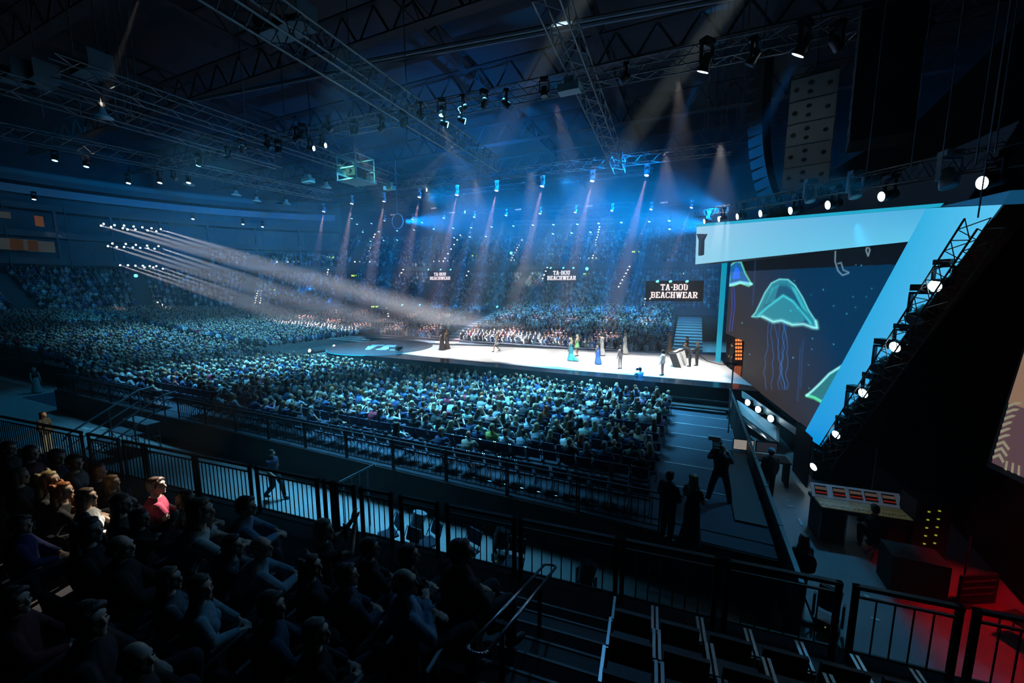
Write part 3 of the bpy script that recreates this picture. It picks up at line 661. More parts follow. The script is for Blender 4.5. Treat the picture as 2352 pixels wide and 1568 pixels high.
# line array loudspeakers
def line_array(top, n, wd, hh, dp, yaw, curve, label, m, drv=True):
    r = empty('line_array_loudspeaker', top, yaw); tag(r, label, 'loudspeaker'); p = V((0, 0, 0)); t = .0
    for k in range(n):
        t = curve * (k / n) ** 2; M = Matrix.Rotation(-t, 3, 'X'); c = p + M @ V((0, 0, -hh / 2))
        cb = MB(); h2 = hh * .47
        cb.prism([c + M @ V(q) for q in ((-wd / 2, -dp / 2, h2), (-wd / 2, dp / 2, h2 * .8), (-wd / 2, dp / 2, -h2 * .8), (-wd / 2, -dp / 2, -h2))], M @ V((wd, 0, 0)))
        o = cb.build('cabinet', m, r); fix_normals(o)
        if drv:
            dv = MB()
            for (x, z) in ((-.36, 0), (.34, .0), (-.06, .2), (-.06, -.2)): dv.ell(c + M @ V((x * wd, -dp / 2 - .01, z * hh)), (.09, .02, .08), 10, 6)
            dv.build('driver', m_black, o)
        p = p + M @ V((0, 0, -hh))
    MB().box((0, 0, .1), (wd, dp, .12)).cyl((0, 0, .1), (0, 0, 29.5 - top[2]), .03, n=5).build('rigging_frame', m_dark, r)
    return r
m_pa = mat('loudspeaker_grey', (.22, .25, .28), .5)
tp = aty(1872, 190, 22); line_array((tp.x, tp.y, tp.z + .1), 5, 1.6, .92, 1.25, math.radians(-14), .16, 'hanging column of pale grey loudspeaker boxes above the portal header', m_pa)
tp = aty(1752, 130, 26); line_array((tp.x, tp.y, tp.z), 17, 1.0, .58, .7, math.radians(60), .75, 'long dark curved loudspeaker column left of the grey one', m_dark, False)
tp = aty(2045, 60, 17); line_array((tp.x, tp.y, tp.z + .5), 9, 1.5, .45, .8, math.radians(-10), .3, 'dark curved loudspeaker column at upper right', m_black, False)

# teal-lit scaffold box, hanging hoop, small ceiling things
tb = empty('scaffold_box', atz(818, 398, 15.4)); tag(tb, 'teal lit boxy projector cradle hanging left of centre', 'projector cradle')
mb = MB()
for x in (-.9, .9):
    for y in (-.9, .9): mb.cyl((x, y, -.6), (x, y, 1.1), .05, n=6)
for z in (-.6, .2, 1.1):
    for s in (-.9, .9): mb.cyl((-.9, s, z), (.9, s, z), .04, n=5).cyl((s, -.9, z), (s, .9, z), .04, n=5)
mb.build('frame', m_teal, tb); MB().box((0, 0, -.62), (1.9, 1.9, .06)).box((-.93, 0, .2), (.04, 1.8, .8)).build('panel', m_teal, tb); MB().box((0, 0, 0), (.9, 1.1, .55)).cyl((0, -.55, 0), (0, -.75, 0), .14, n=12).build('projector', m_dark, tb)
spot(V(tb.location) + V((.3, -3, -.4)), V(tb.location), (.3, 1.0, .8), 900, 40, .5, .1)
for i, (px, py) in enumerate(((850, 418), (708, 415), (895, 432), (1290, 408 - 220))):
    o = MB().box((0, 0, 0), (.9, .5, .3)).box((0, 0, .3), (.4, .3, .3)).build('ceiling_unit', m_teal if i != 3 else mat('pale_panel', (.5, .6, .65), .5), loc=atz(px, py if i != 3 else 205, 15.2) if i != 3 else atz(1308, 204, 15.2), label=['teal lit box hanging just right of the projector cradle', 'small pale box hanging left of the projector cradle', 'small bright box below the truss beside the cradle', 'flat pale panel hanging where two trusses cross'][i], cat='box')
hp = aty(913, 508, 45); mb = MB(); pts = [V((.95 * math.cos(2 * PI * i / 32), 0, 1.0 * math.sin(2 * PI * i / 32))) for i in range(33)]; mb.tube(pts, .05, 6)
mb.cyl((0, 0, 1.0), (0, 0, 8), .015, n=4).build('hanging_hoop', mat('white_hoop', (.7, .75, .8), .4), loc=hp, label='thin white hoop hanging above the far seats', cat='hoop')
for i, (px, py) in enumerate(((902, 493), (996, 478), (1038, 488), (1190, 481), (1353, 473), (1525, 465))):
    MB().box((0, 0, 0), (.9, .12, .16)).build('strip_light', mat('dim_strip', (.5, .45, .42), .5, emit=(.8, .6, .5), es=.35, nosample=True), loc=aty(px, py, 55), label='dim pinkish strip light above the far seats, %s from the left' % ORD[i], cat='strip light', group='strip lights above the far seats')
for i, (px, py, ww) in enumerate(((40, 165, 1.0), (92, 170, .9), (210, 150, 1.1), (655, 50, 1.5))):
    p = atz(px, py, 17.2); r = empty('hoist_crate', p); tag(r, 'pale mesh cable crate hanging at upper left, %s from the left' % ORD[i], 'crate', 'cable crates at upper left')
    mb = MB(); 
    for x in (-ww, ww): mb.box((x * .8, 0, 0), (.04, .9, .8))
    mb.box((0, .45, 0), (ww * 1.6, .03, .8)).box((0, 0, -.4), (ww * 1.6, .9, .04)); mb.build('basket', mat('crate_blue_grey', (.18, .26, .32), .6), r)
    rr2 = random.Random(i); mb = MB()
    for q in range(9): a0 = rr2.uniform(0, 6); mb.tube([V((.6 * ww * math.cos(a0 + t * .9), .35 * math.sin(a0 + t * .9), -.3 + .06 * t)) for t in range(6)], .03, 5)
    mb.build('coiled_cable', m_alu, r)

# three hanging boards with the brand shown, exit signs, stair lights
GLY = {'T': ['H0 6 0', 'V2.5 0 6', 's1.5 6 4.5 6'], }
FONT = {'T': [(0, 6.1, 5, .9 + 6.1), (1.95, 0, 3.05, 7), (1.2, 0, 3.8, .8), (0, 5.2, .8, 7), (4.2, 5.2, 5, 7)],
        'A': [(0, 0, 2, .8), (3.2, 0, 5.2, .8), ('l', 1, 0, 2.3, 7), ('l', 4.2, 0, 2.9, 7), (1.5, 2, 3.8, 2.8), (1.6, 6.3, 3.3, 7)],
        '-': [(.6, 2.9, 2.2, 4.1)], 'B': [(0, 0, 4, .9), (0, 6.1, 4, 7), (.7, 0, 1.9, 7), (1, 3.1, 4.2, 3.9), (3.9, .5, 5, 3.2), (3.7, 3.8, 4.8, 6.5)],
        'O': [(.9, 0, 4.1, .9), (.9, 6.1, 4.1, 7), (0, .8, 1.2, 6.2), (3.8, .8, 5, 6.2)], 'U': [(.6, .8, 1.8, 7), (3.4, .8, 4.6, 7), (1.3, 0, 3.9, .9), (0, 6.2, 2.3, 7), (2.9, 6.2, 5.2, 7)],
        'E': [(0, 0, 4.8, .9), (0, 6.1, 4.8, 7), (.7, 0, 1.9, 7), (1, 3.1, 3.6, 3.9), (4, 0, 4.8, 2), (4, 5, 4.8, 7)], 'C': [(.9, 0, 4.1, .9), (.9, 6.1, 4.3, 7), (0, .8, 1.2, 6.2), (3.8, .8, 4.8, 2.2), (4, 4.8, 4.8, 7)],
        'H': [(.6, 0, 1.8, 7), (3.6, 0, 4.8, 7), (1, 3.1, 4, 3.9), (0, 0, 2.4, .8), (0, 6.2, 2.4, 7), (3, 0, 5.4, .8), (3, 6.2, 5.4, 7)],
        'W': [('l', 1, 7, 2.1, 0), ('l', 3.4, 7, 2.5, 0), ('l', 3.6, 7, 4.6, 0), ('l', 6.1, 7, 5.0, 0), (0, 6.2, 2, 7), (5.2, 6.2, 7, 7), (2.7, 6.2, 4.4, 7)],
        'R': [(0, 0, 2.4, .8), (0, 6.1, 4, 7), (.7, 0, 1.9, 7), (1, 3.1, 4.2, 3.9), (3.7, 3.8, 4.9, 6.5), ('l', 3, 3.4, 4.2, 0), (3.6, 0, 5.4, .8)]}
ADV = {'T': 5.5, 'A': 5.7, '-': 2.9, 'B': 5.6, 'O': 5.6, 'U': 5.7, 'E': 5.4, 'C': 5.4, 'H': 5.9, 'W': 7.4, 'R': 5.9}
m_txt = mat('sign_letters_lit', (.8, .7, .68), .5, emit=(1, .8, .76), es=1.3, nosample=True)
def board(px, py, ydist, scale, label):
    r = empty('display_board', aty(px, py, ydist)); tag(r, label, 'display board')
    for li, (txt, nm) in enumerate((('TA-BOU', 'upper_lettering'), ('BEACHWEAR', 'lower_lettering'))):
        wt = sum(ADV[c] for c in txt) - .5; x = -wt / 2; mb = MB(); z0 = .9 if li == 0 else -8.2
        for c in txt:
            for q in FONT[c]:
                if q[0] == 'l':
                    _, x0, y0, x1, y1 = q; mb.prism([V((x + x0 - .55, 0, z0 + y0)) * scale, V((x + x0 + .55, 0, z0 + y0)) * scale, V((x + x1 + .55, 0, z0 + y1)) * scale, V((x + x1 - .55, 0, z0 + y1)) * scale], (0, -.04, 0))
                else:
                    x0, y0, x1, y1 = q; mb.box(V((x + (x0 + x1) / 2, 0, z0 + (y0 + y1) / 2)) * scale + V((0, -.02, 0)), ((x1 - x0) * scale, .04, (y1 - y0) * scale))
            x += ADV[c]
        o = mb.build(nm, m_txt, r, loc=(0, -.08, 0)); fix_normals(o)
    MB().box((0, .1, 0), (64 * scale, .15, 24 * scale)).build('screen', mat('board_dark', (.015, .02, .035), .5), r)
    r.rotation_euler = (0, 0, math.atan2(r.location.x, -r.location.y) * 0 + math.radians(8))
    return r
board(1011, 634, 53, .068, 'hanging board reading TA-BOU BEACHWEAR, leftmost of three'); board(1290, 632, 53, .076, 'hanging board reading TA-BOU BEACHWEAR, middle of three'); board(1548, 668, 40, .078, 'hanging board reading TA-BOU BEACHWEAR, nearest the portal')
m_exit = mat('exit_sign_lit', (.3, .4, .05), .5, emit=(.6, .9, .1), es=1.6, nosample=True)
for i, (px, py) in enumerate(sorted([(760,591),(938,590),(1092,587),(1267,583),(1460,578),(816,633),(1155,631),(1348,629),(1562,628),(626,665),(862,704),(1286,713),(1373,715)])):
    p, n = hit(px, py); p = p + n * .15; r = empty('exit_sign', p); tag(r, 'small glowing yellow green exit sign on the far tiers, %s from the left' % ORD[i], 'exit sign', 'exit signs on the far tiers')
    k = (p - CAM).length / 75; r.scale = (k * 1.1,) * 3; r.rotation_euler = (0, 0, math.atan2(p.y, p.x) - PI / 2)
    for s in (-1, 1): 
        q = MB()
        for u in range(3): q.box((s * .32 + (u - 1) * .17, 0, 0), (.13, .05, .24))
        q.build('glowing_panel', m_exit, r)
    MB().box((0, .05, 0), (1.25, .05, .34)).build('housing', m_black, r)
m_step = mat('step_light', (.5, .5, .4), .5, emit=(1, .88, .7), es=4.5, nosample=True)
def dots(a, b, n): return [(a[0] + (b[0] - a[0]) * t / (n - 1), a[1] + (b[1] - a[1]) * t / (n - 1)) for t in range(n)]
SLN = [dots((861,538),(838,601),11), dots((815,601),(861,601),5), dots((754,619),(748,642),5), dots((926,619),(905,656),6), dots((1057,540),(1022,593),6), dots((997,600),(1040,599),5), dots((1076,623),(1050,681),7), dots((1198,551),(1170,603),10), dots((1377,521),(1361,592),13), dots((1334,593),(1388,592),4), dots((1257,614),(1243,648),5),
       dots((1446,612),(1421,658),7), dots((1338,664),(1320,706),7), dots((1347,664),(1334,699),6), dots((1482,686),(1478,725),7), dots((1493,686),(1489,725),7), dots((1512,731),(1513,748),4), dots((592,668),(585,695),6), dots((600,668),(597,695),6), dots((362,694),(410,718),6), dots((372,702),(398,720),5), dots((636,601),(687,601),5), dots((1158, 597), (1192, 597), 4), dots((888,708),(892,726),4), dots((771,712),(773,722),3)]
me_step = MB().box((0, 0, 0), (.2, .06, .14)).mesh('step_light', m_step)
q = 0
for li, L in enumerate(SLN):
    for j, (px, py) in enumerate(L):
        p, n = hit(px, py); o = bpy.data.objects.new('step_light', me_step); COL.objects.link(o); o.location = p - (p - CAM).normalized() * 1.2 + V((0, 0, .0))
        k = (p - CAM).length / 70; o.scale = (k,) * 3
        tag(o, 'tiny warm step light, %s in the %s string of them on the far tiers' % (ORD[j], ORD[li]), 'step light', 'step lights on the far tiers')
# ------------------------------------------------------------------ people: body, clothes and hair grown from solids, then fused
M_skin = mat('skin', (.6, .4, .3), 0.5, objcol=True)
M_cloth = mat('cloth', (.5, .5, .5), 0.85, objcol=True, noise=.15, nscale=14)
M_hair = mat('hair', (.2, .1, .05), 0.45, objcol=True)
_nt = M_hair.node_tree; _b = _nt.nodes['Principled BSDF']
_oi = [n for n in _nt.nodes if n.type == 'OBJECT_INFO'][0]
_tc = _nt.nodes.new('ShaderNodeTexCoord'); _mp = _nt.nodes.new('ShaderNodeMapping'); _mp.inputs['Scale'].default_value = (70, 70, 9)
_no = _nt.nodes.new('ShaderNodeTexNoise'); _no.inputs['Scale'].default_value = 1.0; _no.inputs['Detail'].default_value = 3; _no.inputs['Distortion'].default_value = .6
_mr = _nt.nodes.new('ShaderNodeMapRange'); _mr.inputs['From Min'].default_value = .3; _mr.inputs['From Max'].default_value = .7; _mr.inputs['To Min'].default_value = .45; _mr.inputs['To Max'].default_value = 1.5
_vm = _nt.nodes.new('ShaderNodeVectorMath'); _vm.operation = 'SCALE'
_nt.links.new(_tc.outputs['Object'], _mp.inputs[0]); _nt.links.new(_mp.outputs[0], _no.inputs['Vector']); _nt.links.new(_no.outputs['Fac'], _mr.inputs[0])
_nt.links.new(_oi.outputs['Color'], _vm.inputs[0]); _nt.links.new(_mr.outputs[0], _vm.inputs['Scale']); _nt.links.new(_vm.outputs[0], _b.inputs['Base Color'])
_bp = _nt.nodes.new('ShaderNodeBump'); _bp.inputs['Strength'].default_value = .8; _bp.inputs['Distance'].default_value = .01
_nt.links.new(_no.outputs['Fac'], _bp.inputs['Height']); _nt.links.new(_bp.outputs[0], _b.inputs['Normal'])
# cloth folds
_nt = M_cloth.node_tree; _b = _nt.nodes['Principled BSDF']; _tc = _nt.nodes.new('ShaderNodeTexCoord')
_no = _nt.nodes.new('ShaderNodeTexNoise'); _no.inputs['Scale'].default_value = 7; _no.inputs['Detail'].default_value = 2; _no.inputs['Distortion'].default_value = 1.5
_bp = _nt.nodes.new('ShaderNodeBump'); _bp.inputs['Strength'].default_value = .5; _bp.inputs['Distance'].default_value = .02
_nt.links.new(_tc.outputs['Object'], _no.inputs['Vector']); _nt.links.new(_no.outputs['Fac'], _bp.inputs['Height']); _nt.links.new(_bp.outputs[0], _b.inputs['Normal'])
M_shoe = mat('shoe_leather', (.02, .02, .022), .4, objcol=False)
M_eye = mat('eye', (.03, .02, .02), .2)
M_glassframe = mat('spectacles', (.02, .02, .02), .3)

TMP = bpy.data.scenes.new('tmp')
def remesh(mb, name, m, voxel=.012, sm=3):
    me = mb.mesh('tmp', m); o = bpy.data.objects.new('tmp', me); TMP.collection.objects.link(o)
    r = o.modifiers.new('r', 'REMESH'); r.mode = 'VOXEL'; r.voxel_size = voxel
    if sm: s = o.modifiers.new('s', 'SMOOTH'); s.factor = .5; s.iterations = sm
    with bpy.context.temp_override(scene=TMP, view_layer=TMP.view_layers[0]):
        dg = bpy.context.evaluated_depsgraph_get(); ev = o.evaluated_get(dg); out = bpy.data.meshes.new_from_object(ev); out.name = name
    bpy.data.objects.remove(o); bpy.data.meshes.remove(me)
    out.polygons.foreach_set('use_smooth', [True] * len(out.polygons))
    if not out.materials: out.materials.append(m)
    return out
def caps(mb, a, b, r0, r1=None, n=10):
    r1 = r0 if r1 is None else r1; mb.cyl(a, b, r0, r1, n); mb.ell(a, (r0,) * 3, n, 6); mb.ell(b, (r1,) * 3, n, 6)
def ering(c, rx, ry, n=14, up=V((0, 0, 1)), fwd=V((0, 1, 0))):
    up = up.normalized(); x = fwd.cross(up).normalized() * 1.0; y = up.cross(x)
    return [c + x * (rx * math.cos(2 * PI * i / n)) + y * (ry * math.sin(2 * PI * i / n)) for i in range(n)]
def torso(mb, J, g=0.0, fem=False, top=True, low=-.10):
    P, C, N = J['P'], J['C'], J['N']
    d1 = (C - P); d2 = (N - C); r = []
    w = (.165, .135, .155, .175, .13, .06) if fem else (.165, .155, .178, .20, .15, .065)
    dp = (.12, .10, .118, .11, .085, .06) if fem else (.12, .115, .122, .12, .09, .062)
    pts = [P + d1.normalized() * low * .6, P + d1 * .5, C, C + d2 * .5, C + d2 * .82, N + d2.normalized() * .01]
    r.append(ering(P + d1.normalized() * (low - .03), (w[0] + g) * .7, (dp[0] + g) * .7, up=d1))
    for i, p in enumerate(pts):
        if i == 5 and not top: continue
        u = d1 if i < 2 else d2
        r.append(ering(p, w[i] + g, dp[i] + g, up=u))
    mb.loft(r)
    if fem:
        f = V((0, 1, 0))
        for s in (-1, 1): mb.ell(C + V((s * .07, .085 + g, .0)), (.062 + g, .05 + g, .058 + g))
def hand(mb, w, d, side, curl=.35, palm=V((0, 0, -1))):
    d = d.normalized(); palm = (palm - d * palm.dot(d)).normalized(); a = d.cross(palm).normalized() * side
    R = Matrix((a, d, palm)).transposed()
    mb.ell(w + d * .05, (.04, .052, .016), 10, 7, R)
    for i, (o, L) in enumerate(((-.03, .062), (-.01, .075), (.01, .07), (.028, .055))):
        k = w + d * .088 + a * (-o * 1.05)
        d2 = (d * math.cos(curl) + palm * math.sin(curl)).normalized(); m_ = k + d2 * L * .55
        d3 = (d * math.cos(curl * 2.4) + palm * math.sin(curl * 2.4)).normalized()
        caps(mb, k, m_, .0095, .009, 6); caps(mb, m_, m_ + d3 * L * .5, .009, .0075, 6)
    t0 = w + d * .025 + a * .03; t1 = t0 + (a * .8 + d * .6 + palm * .2).normalized() * .045
    caps(mb, t0, t1, .012, .0105, 6); caps(mb, t1, t1 + (a * .3 + d * .9 + palm * .3).normalized() * .03, .0105, .008, 6)
def head(mb, c, R):
    e = lambda o, r: mb.ell(c + R @ V(o), r, 14, 10, R)
    e((0, -.012, .028), (.076, .096, .092)); e((0, .02, -.02), (.066, .076, .085)); e((0, .032, -.062), (.05, .058, .045))
    e((0, .076, -.098), (.022, .018, .016)); e((0, .072, .035), (.055, .028, .022)); e((0, .086, -.062), (.024, .014, .012))
    for s in (-1, 1): e((s * .035, .066, -.022), (.026, .024, .024)); e((s * .077, -.004, -.012), (.01, .02, .032))
    mb.cyl(c + R @ V((0, .088, .022)), c + R @ V((0, .112, -.026)), .009, .0155, 8); e((0, .106, -.03), (.016, .016, .012))
def hairmesh(kind, c, R, voxel):
    mb = MB(); e = lambda o, r: mb.ell(c + R @ V(o), r, 16, 12, R); rr = random.Random(hash(kind) % 97 if False else len(kind))
    if kind == 'bald': return None
    if kind == 'fringe':
        e((0, -.055, -.01), (.081, .062, .06)); return mb
    e((0, -.026, .046), (.084, .096, .09)); e((0, -.045, .0), (.084, .075, .085))
    if kind == 'short':
        e((0, .04, .088), (.062, .048, .036)); e((0, -.06, -.05), (.062, .045, .05))
        for s in (-1, 1): e((s * .06, -.012, .02), (.024, .06, .055)); e((s * .05, .045, .07), (.03, .035, .03))
    if kind in ('long', 'wavy', 'straight', 'tied', 'bob'):
        e((0, .03, .09), (.066, .05, .035))
        for s in (-1, 1): e((s * .066, -.005, .0), (.026, .058, .085))
    if kind in ('long', 'straight'):
        for s in (-1, 1): e((s * .064, -.03, -.12), (.032, .05, .12))
        mb.ell(c + R @ V((0, -.08, -.08)), (.094, .06, .13), 16, 12); mb.ell(c + R @ V((0, -.118, -.2)), (.105, .055, .15), 16, 12); mb.ell(c + R @ V((0, -.14, -.3)), (.09, .04, .12), 16, 12)
    if kind == 'bob':
        for s in (-1, 1): e((s * .066, -.02, -.07), (.03, .058, .075))
        e((0, -.07, -.06), (.08, .045, .09))
    if kind == 'wavy':
        for i in range(90):
            a = rr.uniform(PI * .98, PI * 2.02); z = rr.uniform(-.36, .12); q = .084 + .055 * max(0, -z / .3)
            e((q * math.cos(a), -.02 + q * math.sin(a), z), (.028, .028, .034))
        e((0, -.08, -.12), (.1, .06, .18)); e((0, -.11, -.24), (.1, .05, .12))
    if kind == 'tied': e((0, -.125, .03), (.035, .04, .035)); e((0, -.15, -.06), (.026, .03, .1))
    return mb
SHAPES = {}
def joints(pose):
    J = {}
    if pose.startswith('sit'):
        P, C, N = V((0, 0, .53)), V((0, -.03, .80)), V((0, -.01, 1.03))
        if pose == 'sit_lean': C, N = V((0, .08, .79)), V((0, .2, 1.0))
        if pose == 'sit_back': C, N = V((0, -.08, .79)), V((0, -.1, 1.02))
        J['legs'] = [(P + V((s * .095, .02, -.02)), V((s * .13, .46, .53)), V((s * .12, .44 + (.06 if s > 0 else 0), .1))) for s in (-1, 1)]
        if pose == 'sit_cross': J['legs'][1] = (P + V((.095, .02, 0)), V((.08, .46, .62)), V((-.12, .62, .42)))
    else:
        P, C, N = V((0, 0, .97)), V((0, .0, 1.24)), V((0, -.005, 1.46))
        sp = .13 if pose == 'wide' else .1
        J['legs'] = [(P + V((s * .09, 0, -.03)), V((s * sp, .015, .52)), V((s * sp, -.01, .09))) for s in (-1, 1)]
        if pose == 'wide': J['legs'] = [(P + V((s * .1, 0, -.03)), V((s * .2, .03, .52)), V((s * .27, 0, .09))) for s in (-1, 1)]
        if pose in ('walk', 'strut'):
            J['legs'] = [(P + V((-.09, 0, -.03)), V((-.09, .22, .56)), V((-.08, .30, .11))), (P + V((.09, 0, -.03)), V((.09, .02, .5)), V((.09, -.27, .19)))]
        if pose == 'bend': C, N = V((0, .16, 1.2)), V((0, .36, 1.36))
    J.update(P=P, C=C, N=N)
    sh = [N + V((s * .172, 0, -.085)) for s in (-1, 1)]
    el = [sh[i] + V((s * .04, .02, -.28)) for i, s in enumerate((-1, 1))]; wr = [el[i] + V((-s * .0, .07, -.24)) for i, s in enumerate((-1, 1))]
    if pose in ('sit', 'sit_back', 'sit_cross'):
        el = [V((s * .25, .08, .77)) for s in (-1, 1)]; wr = [V((s * .08, .27, .66)) for s in (-1, 1)]
    if pose == 'sit_back' : el = [V((s * .26, .03, .78)) for s in (-1, 1)]; wr = [V((-s * .09, .15, .84)) for s in (-1, 1)]
    if pose == 'sit_lean': el = [V((s * .23, .34, .76)) for s in (-1, 1)]; wr = [V((s * .05, .5, .72)) for s in (-1, 1)]
    if pose == 'sit_film': el = [V((s * .22, .24, .93)) for s in (-1, 1)]; wr = [V((s * .06, .33, 1.16)) for s in (-1, 1)]
    if pose == 'sit_clap': el = [V((s * .24, .17, .86)) for s in (-1, 1)]; wr = [V((s * .05, .32, 1.02)) for s in (-1, 1)]
    if pose == 'film': el = [V((s * .24, .2, 1.26)) for s in (-1, 1)]; wr = [V((s * .12, .3, 1.48)) for s in (-1, 1)]
    if pose == 'wide': el = [V((-.3, .16, 1.26)), V((.24, .24, 1.2))]; wr = [V((-.2, .34, 1.46)), V((.1, .42, 1.4))]
    if pose == 'fold': el = [V((s * .25, .02, 1.14)) for s in (-1, 1)]; wr = [V((-s * .1, .17, 1.16)) for s in (-1, 1)]
    if pose == 'bend': el = [N + V((s * .2, .18, -.24)) for s in (-1, 1)]; wr = [N + V((s * .1, .38, -.26)) for s in (-1, 1)]
    if pose == 'keys': el = [V((s * .22, .1, 1.14)) for s in (-1, 1)]; wr = [V((s * .16, .34, 1.14)) for s in (-1, 1)]
    if pose == 'walk': wr = [el[0] + V((0, -.16, -.2)), el[1] + V((0, .2, -.16))]
    J['arms'] = [(sh[i], el[i], wr[i]) for i in (0, 1)]
    return J
def shapes(pose, fem, sleeve, bottom, hair, yaw=0.0, pitch=0.0, voxel=.013):
    """The meshes of one figure: body, top, bottom, hair."""
    key = (pose, fem, sleeve, bottom, hair, round(yaw, 2), round(pitch, 2), voxel)
    if key in SHAPES: return SHAPES[key]
    J = joints(pose); N = J['N']; R = Matrix.Rotation(yaw, 3, 'Z') @ Matrix.Rotation(pitch, 3, 'X')
    hc = N + V((0, .022, .155)); out = {}
    b = MB(); torso(b, J, 0, fem); head(b, hc, R); caps(b, N - V((0, 0, .05)), hc - V((0, .015, .05)), .06 if not fem else .052, .052 if not fem else .045)
    th = (.078, .056) if fem else (.085, .06)
    for (h, k, a) in J['legs']:
        caps(b, h, k, th[0], th[1]); caps(b, k, a, th[1], .038); m_ = k.lerp(a, .35); b.ell(m_ + V((0, -.012, 0)), (.048, .05, .11))
        f = (V((k.x, k.y, 0)) - V((h.x, h.y, 0))); f = V((0, 1, 0)) if True else f
        b.ell(a + V((0, .06, -.055)), (.042, .12, .035)); b.ell(a + V((0, -.02, -.04)), (.035, .04, .045))
    for i, (s_, e_, w_) in enumerate(J['arms']):
        ar = (.046, .036, .026) if fem else (.054, .042, .03)
        caps(b, s_, e_, ar[0], ar[1]); caps(b, e_, w_, ar[1], ar[2]); b.ell(s_, (ar[0] + .003,) * 3)
        d = (w_ - e_); pl = V((0, 0, -1))
        if pose in ('sit_clap',): d = V((0, .4, 1)); pl = V((-1 if i else 1, 0, 0))
        if pose in ('film', 'sit_film'): d = V((0, .2, 1)); pl = V((0, 1, 0))
        if pose in ('stand', 'walk', 'strut'): pl = V((-1 if i else 1, 0, 0))
        hand(b, w_, d, 1 if i else -1, .35, pl)
    out['body'] = remesh(b, 'body', M_skin, voxel, 2)
    # eyes
    eb = MB()
    for s in (-1, 1): eb.ell(hc + R @ V((s * .032, .084, .0)), (.013, .008, .006), 8, 6, R)
    out['eyes'] = eb.mesh('eyes', M_eye, True)
    if sleeve != 'none':
        t = MB(); g = {'jacket': .03, 'loose': .028}.get(sleeve, .017)
        if sleeve != 'dress': torso(t, J, g, fem, top=True, low=-.07)
        sl = {'jacket': 1.0, 'long': 1.0, 'short': .35, 'loose': .8, 'strap': 0, 'dress': 0}[sleeve]
        for (s_, e_, w_) in J['arms']:
            ar = (.046, .036, .026) if fem else (.054, .042, .03)
            if sl >= .6:
                caps(t, s_, e_, ar[0] + g, ar[1] + g); q = e_.lerp(w_, .93 if sl == 1 else .3); t.cyl(e_, q, ar[1] + g, ar[2] + g * .9, 12)
            elif sl > 0: t.ell(s_, (ar[0] + g,) * 3); t.cyl(s_, s_.lerp(e_, .62), ar[0] + g, ar[1] + g + .01, 12)
        if sleeve in ('jacket', 'long') and not fem:
            t.loft([ering(N + V((0, 0, -.03)), .082, .082), ering(N + V((0, .0, .035)), .066, .068)])
        if sleeve == 'jacket' and not pose.startswith('sit'):
            t.loft([ering(J['P'] + V((0, 0, .05)), .19, .15), ering(J['P'] - V((0, 0, .14)), .195, .155)])
        if sleeve == 'dress':
            P, C = J['P'], J['C']
            t.loft([ering(C.lerp(N, .35), .17, .13), ering(C, .17, .14), ering(P.lerp(C, .5), .145, .12), ering(P, .185, .14)])
        out['top'] = remesh(t, 'top', M_cloth, voxel, 2)
    if bottom != 'none':
        t = MB(); g = .014; P = J['P']
        if bottom == 'trousers':
            torso_p = [ering(P + V((0, 0, .07)), .175, .13), ering(P, .185, .135), ering(P - V((0, 0, .09)), .16, .125)]
            t.loft(torso_p)
            for (h, k, a) in J['legs']: caps(t, h, k, th[0] + g, th[1] + g + .006); t.cyl(k, k.lerp(a, .55), th[1] + g + .008, .069, 12); t.cyl(k.lerp(a, .5), k.lerp(a, .98), .069, .058, 12)
        elif bottom == 'skirt' or bottom == 'mini':
            zb = .5 if bottom == 'skirt' else .72
            if pose.startswith('sit'):
                for (h, k, a) in J['legs']: caps(t, h, k, th[0] + g + .01, th[1] + g + .02)
                t.loft([ering(P + V((0, 0, .07)), .175, .13), ering(P - V((0, 0, .07)), .185, .14)])
            else: t.loft([ering(P + V((0, 0, .08)), .15, .12), ering(P, .185, .145), ering(V((P.x, P.y, zb)), .25, .2)])
        elif bottom in ('gown', 'train'):
            w = .25 if bottom == 'gown' else .3
            t.loft([ering(P + V((0, 0, .1)), .15, .12), ering(P, .185, .145), ering(V((0, 0, .55)), .19, .17), ering(V((0, -.04, .05)), w, w + .05)])
            if bottom == 'train': t.loft([ering(V((0, -.1, .5)), .1, .06), ering(V((.0, -.5, .08)), .2, .22)])
        out['bottom'] = remesh(t, 'bottom', M_cloth, voxel, 2)
    if voxel < .0145:
        for q_, (h, k, a) in enumerate(J['legs']):
            t = MB(); t.ell(a + V((0, .06, -.052)), (.05, .135, .042)); t.ell(a + V((0, -.02, -.035)), (.046, .055, .052))
            out['shoe%d' % q_] = remesh(t, 'shoe', M_shoe, max(voxel, .012), 1)
    hm = hairmesh(hair, hc, R, voxel)
    if hm: out['hair'] = remesh(hm, 'hair', M_hair, min(voxel, .011), 2)
    SHAPES[key] = out
    return out
PN = {'body': 'body', 'eyes': 'eyes', 'top': 'top', 'bottom': 'trousers', 'hair': 'hair'}
SKINS = [(.62, .36, .25), (.70, .44, .32), (.55, .31, .2), (.66, .41, .3)]
HAIRS = {'dark': (.02, .012, .01), 'brown': (.07, .035, .018), 'blonde': (.42, .33, .2), 'red': (.3, .07, .02), 'grey': (.3, .29, .28), 'light brown': (.17, .09, .045)}
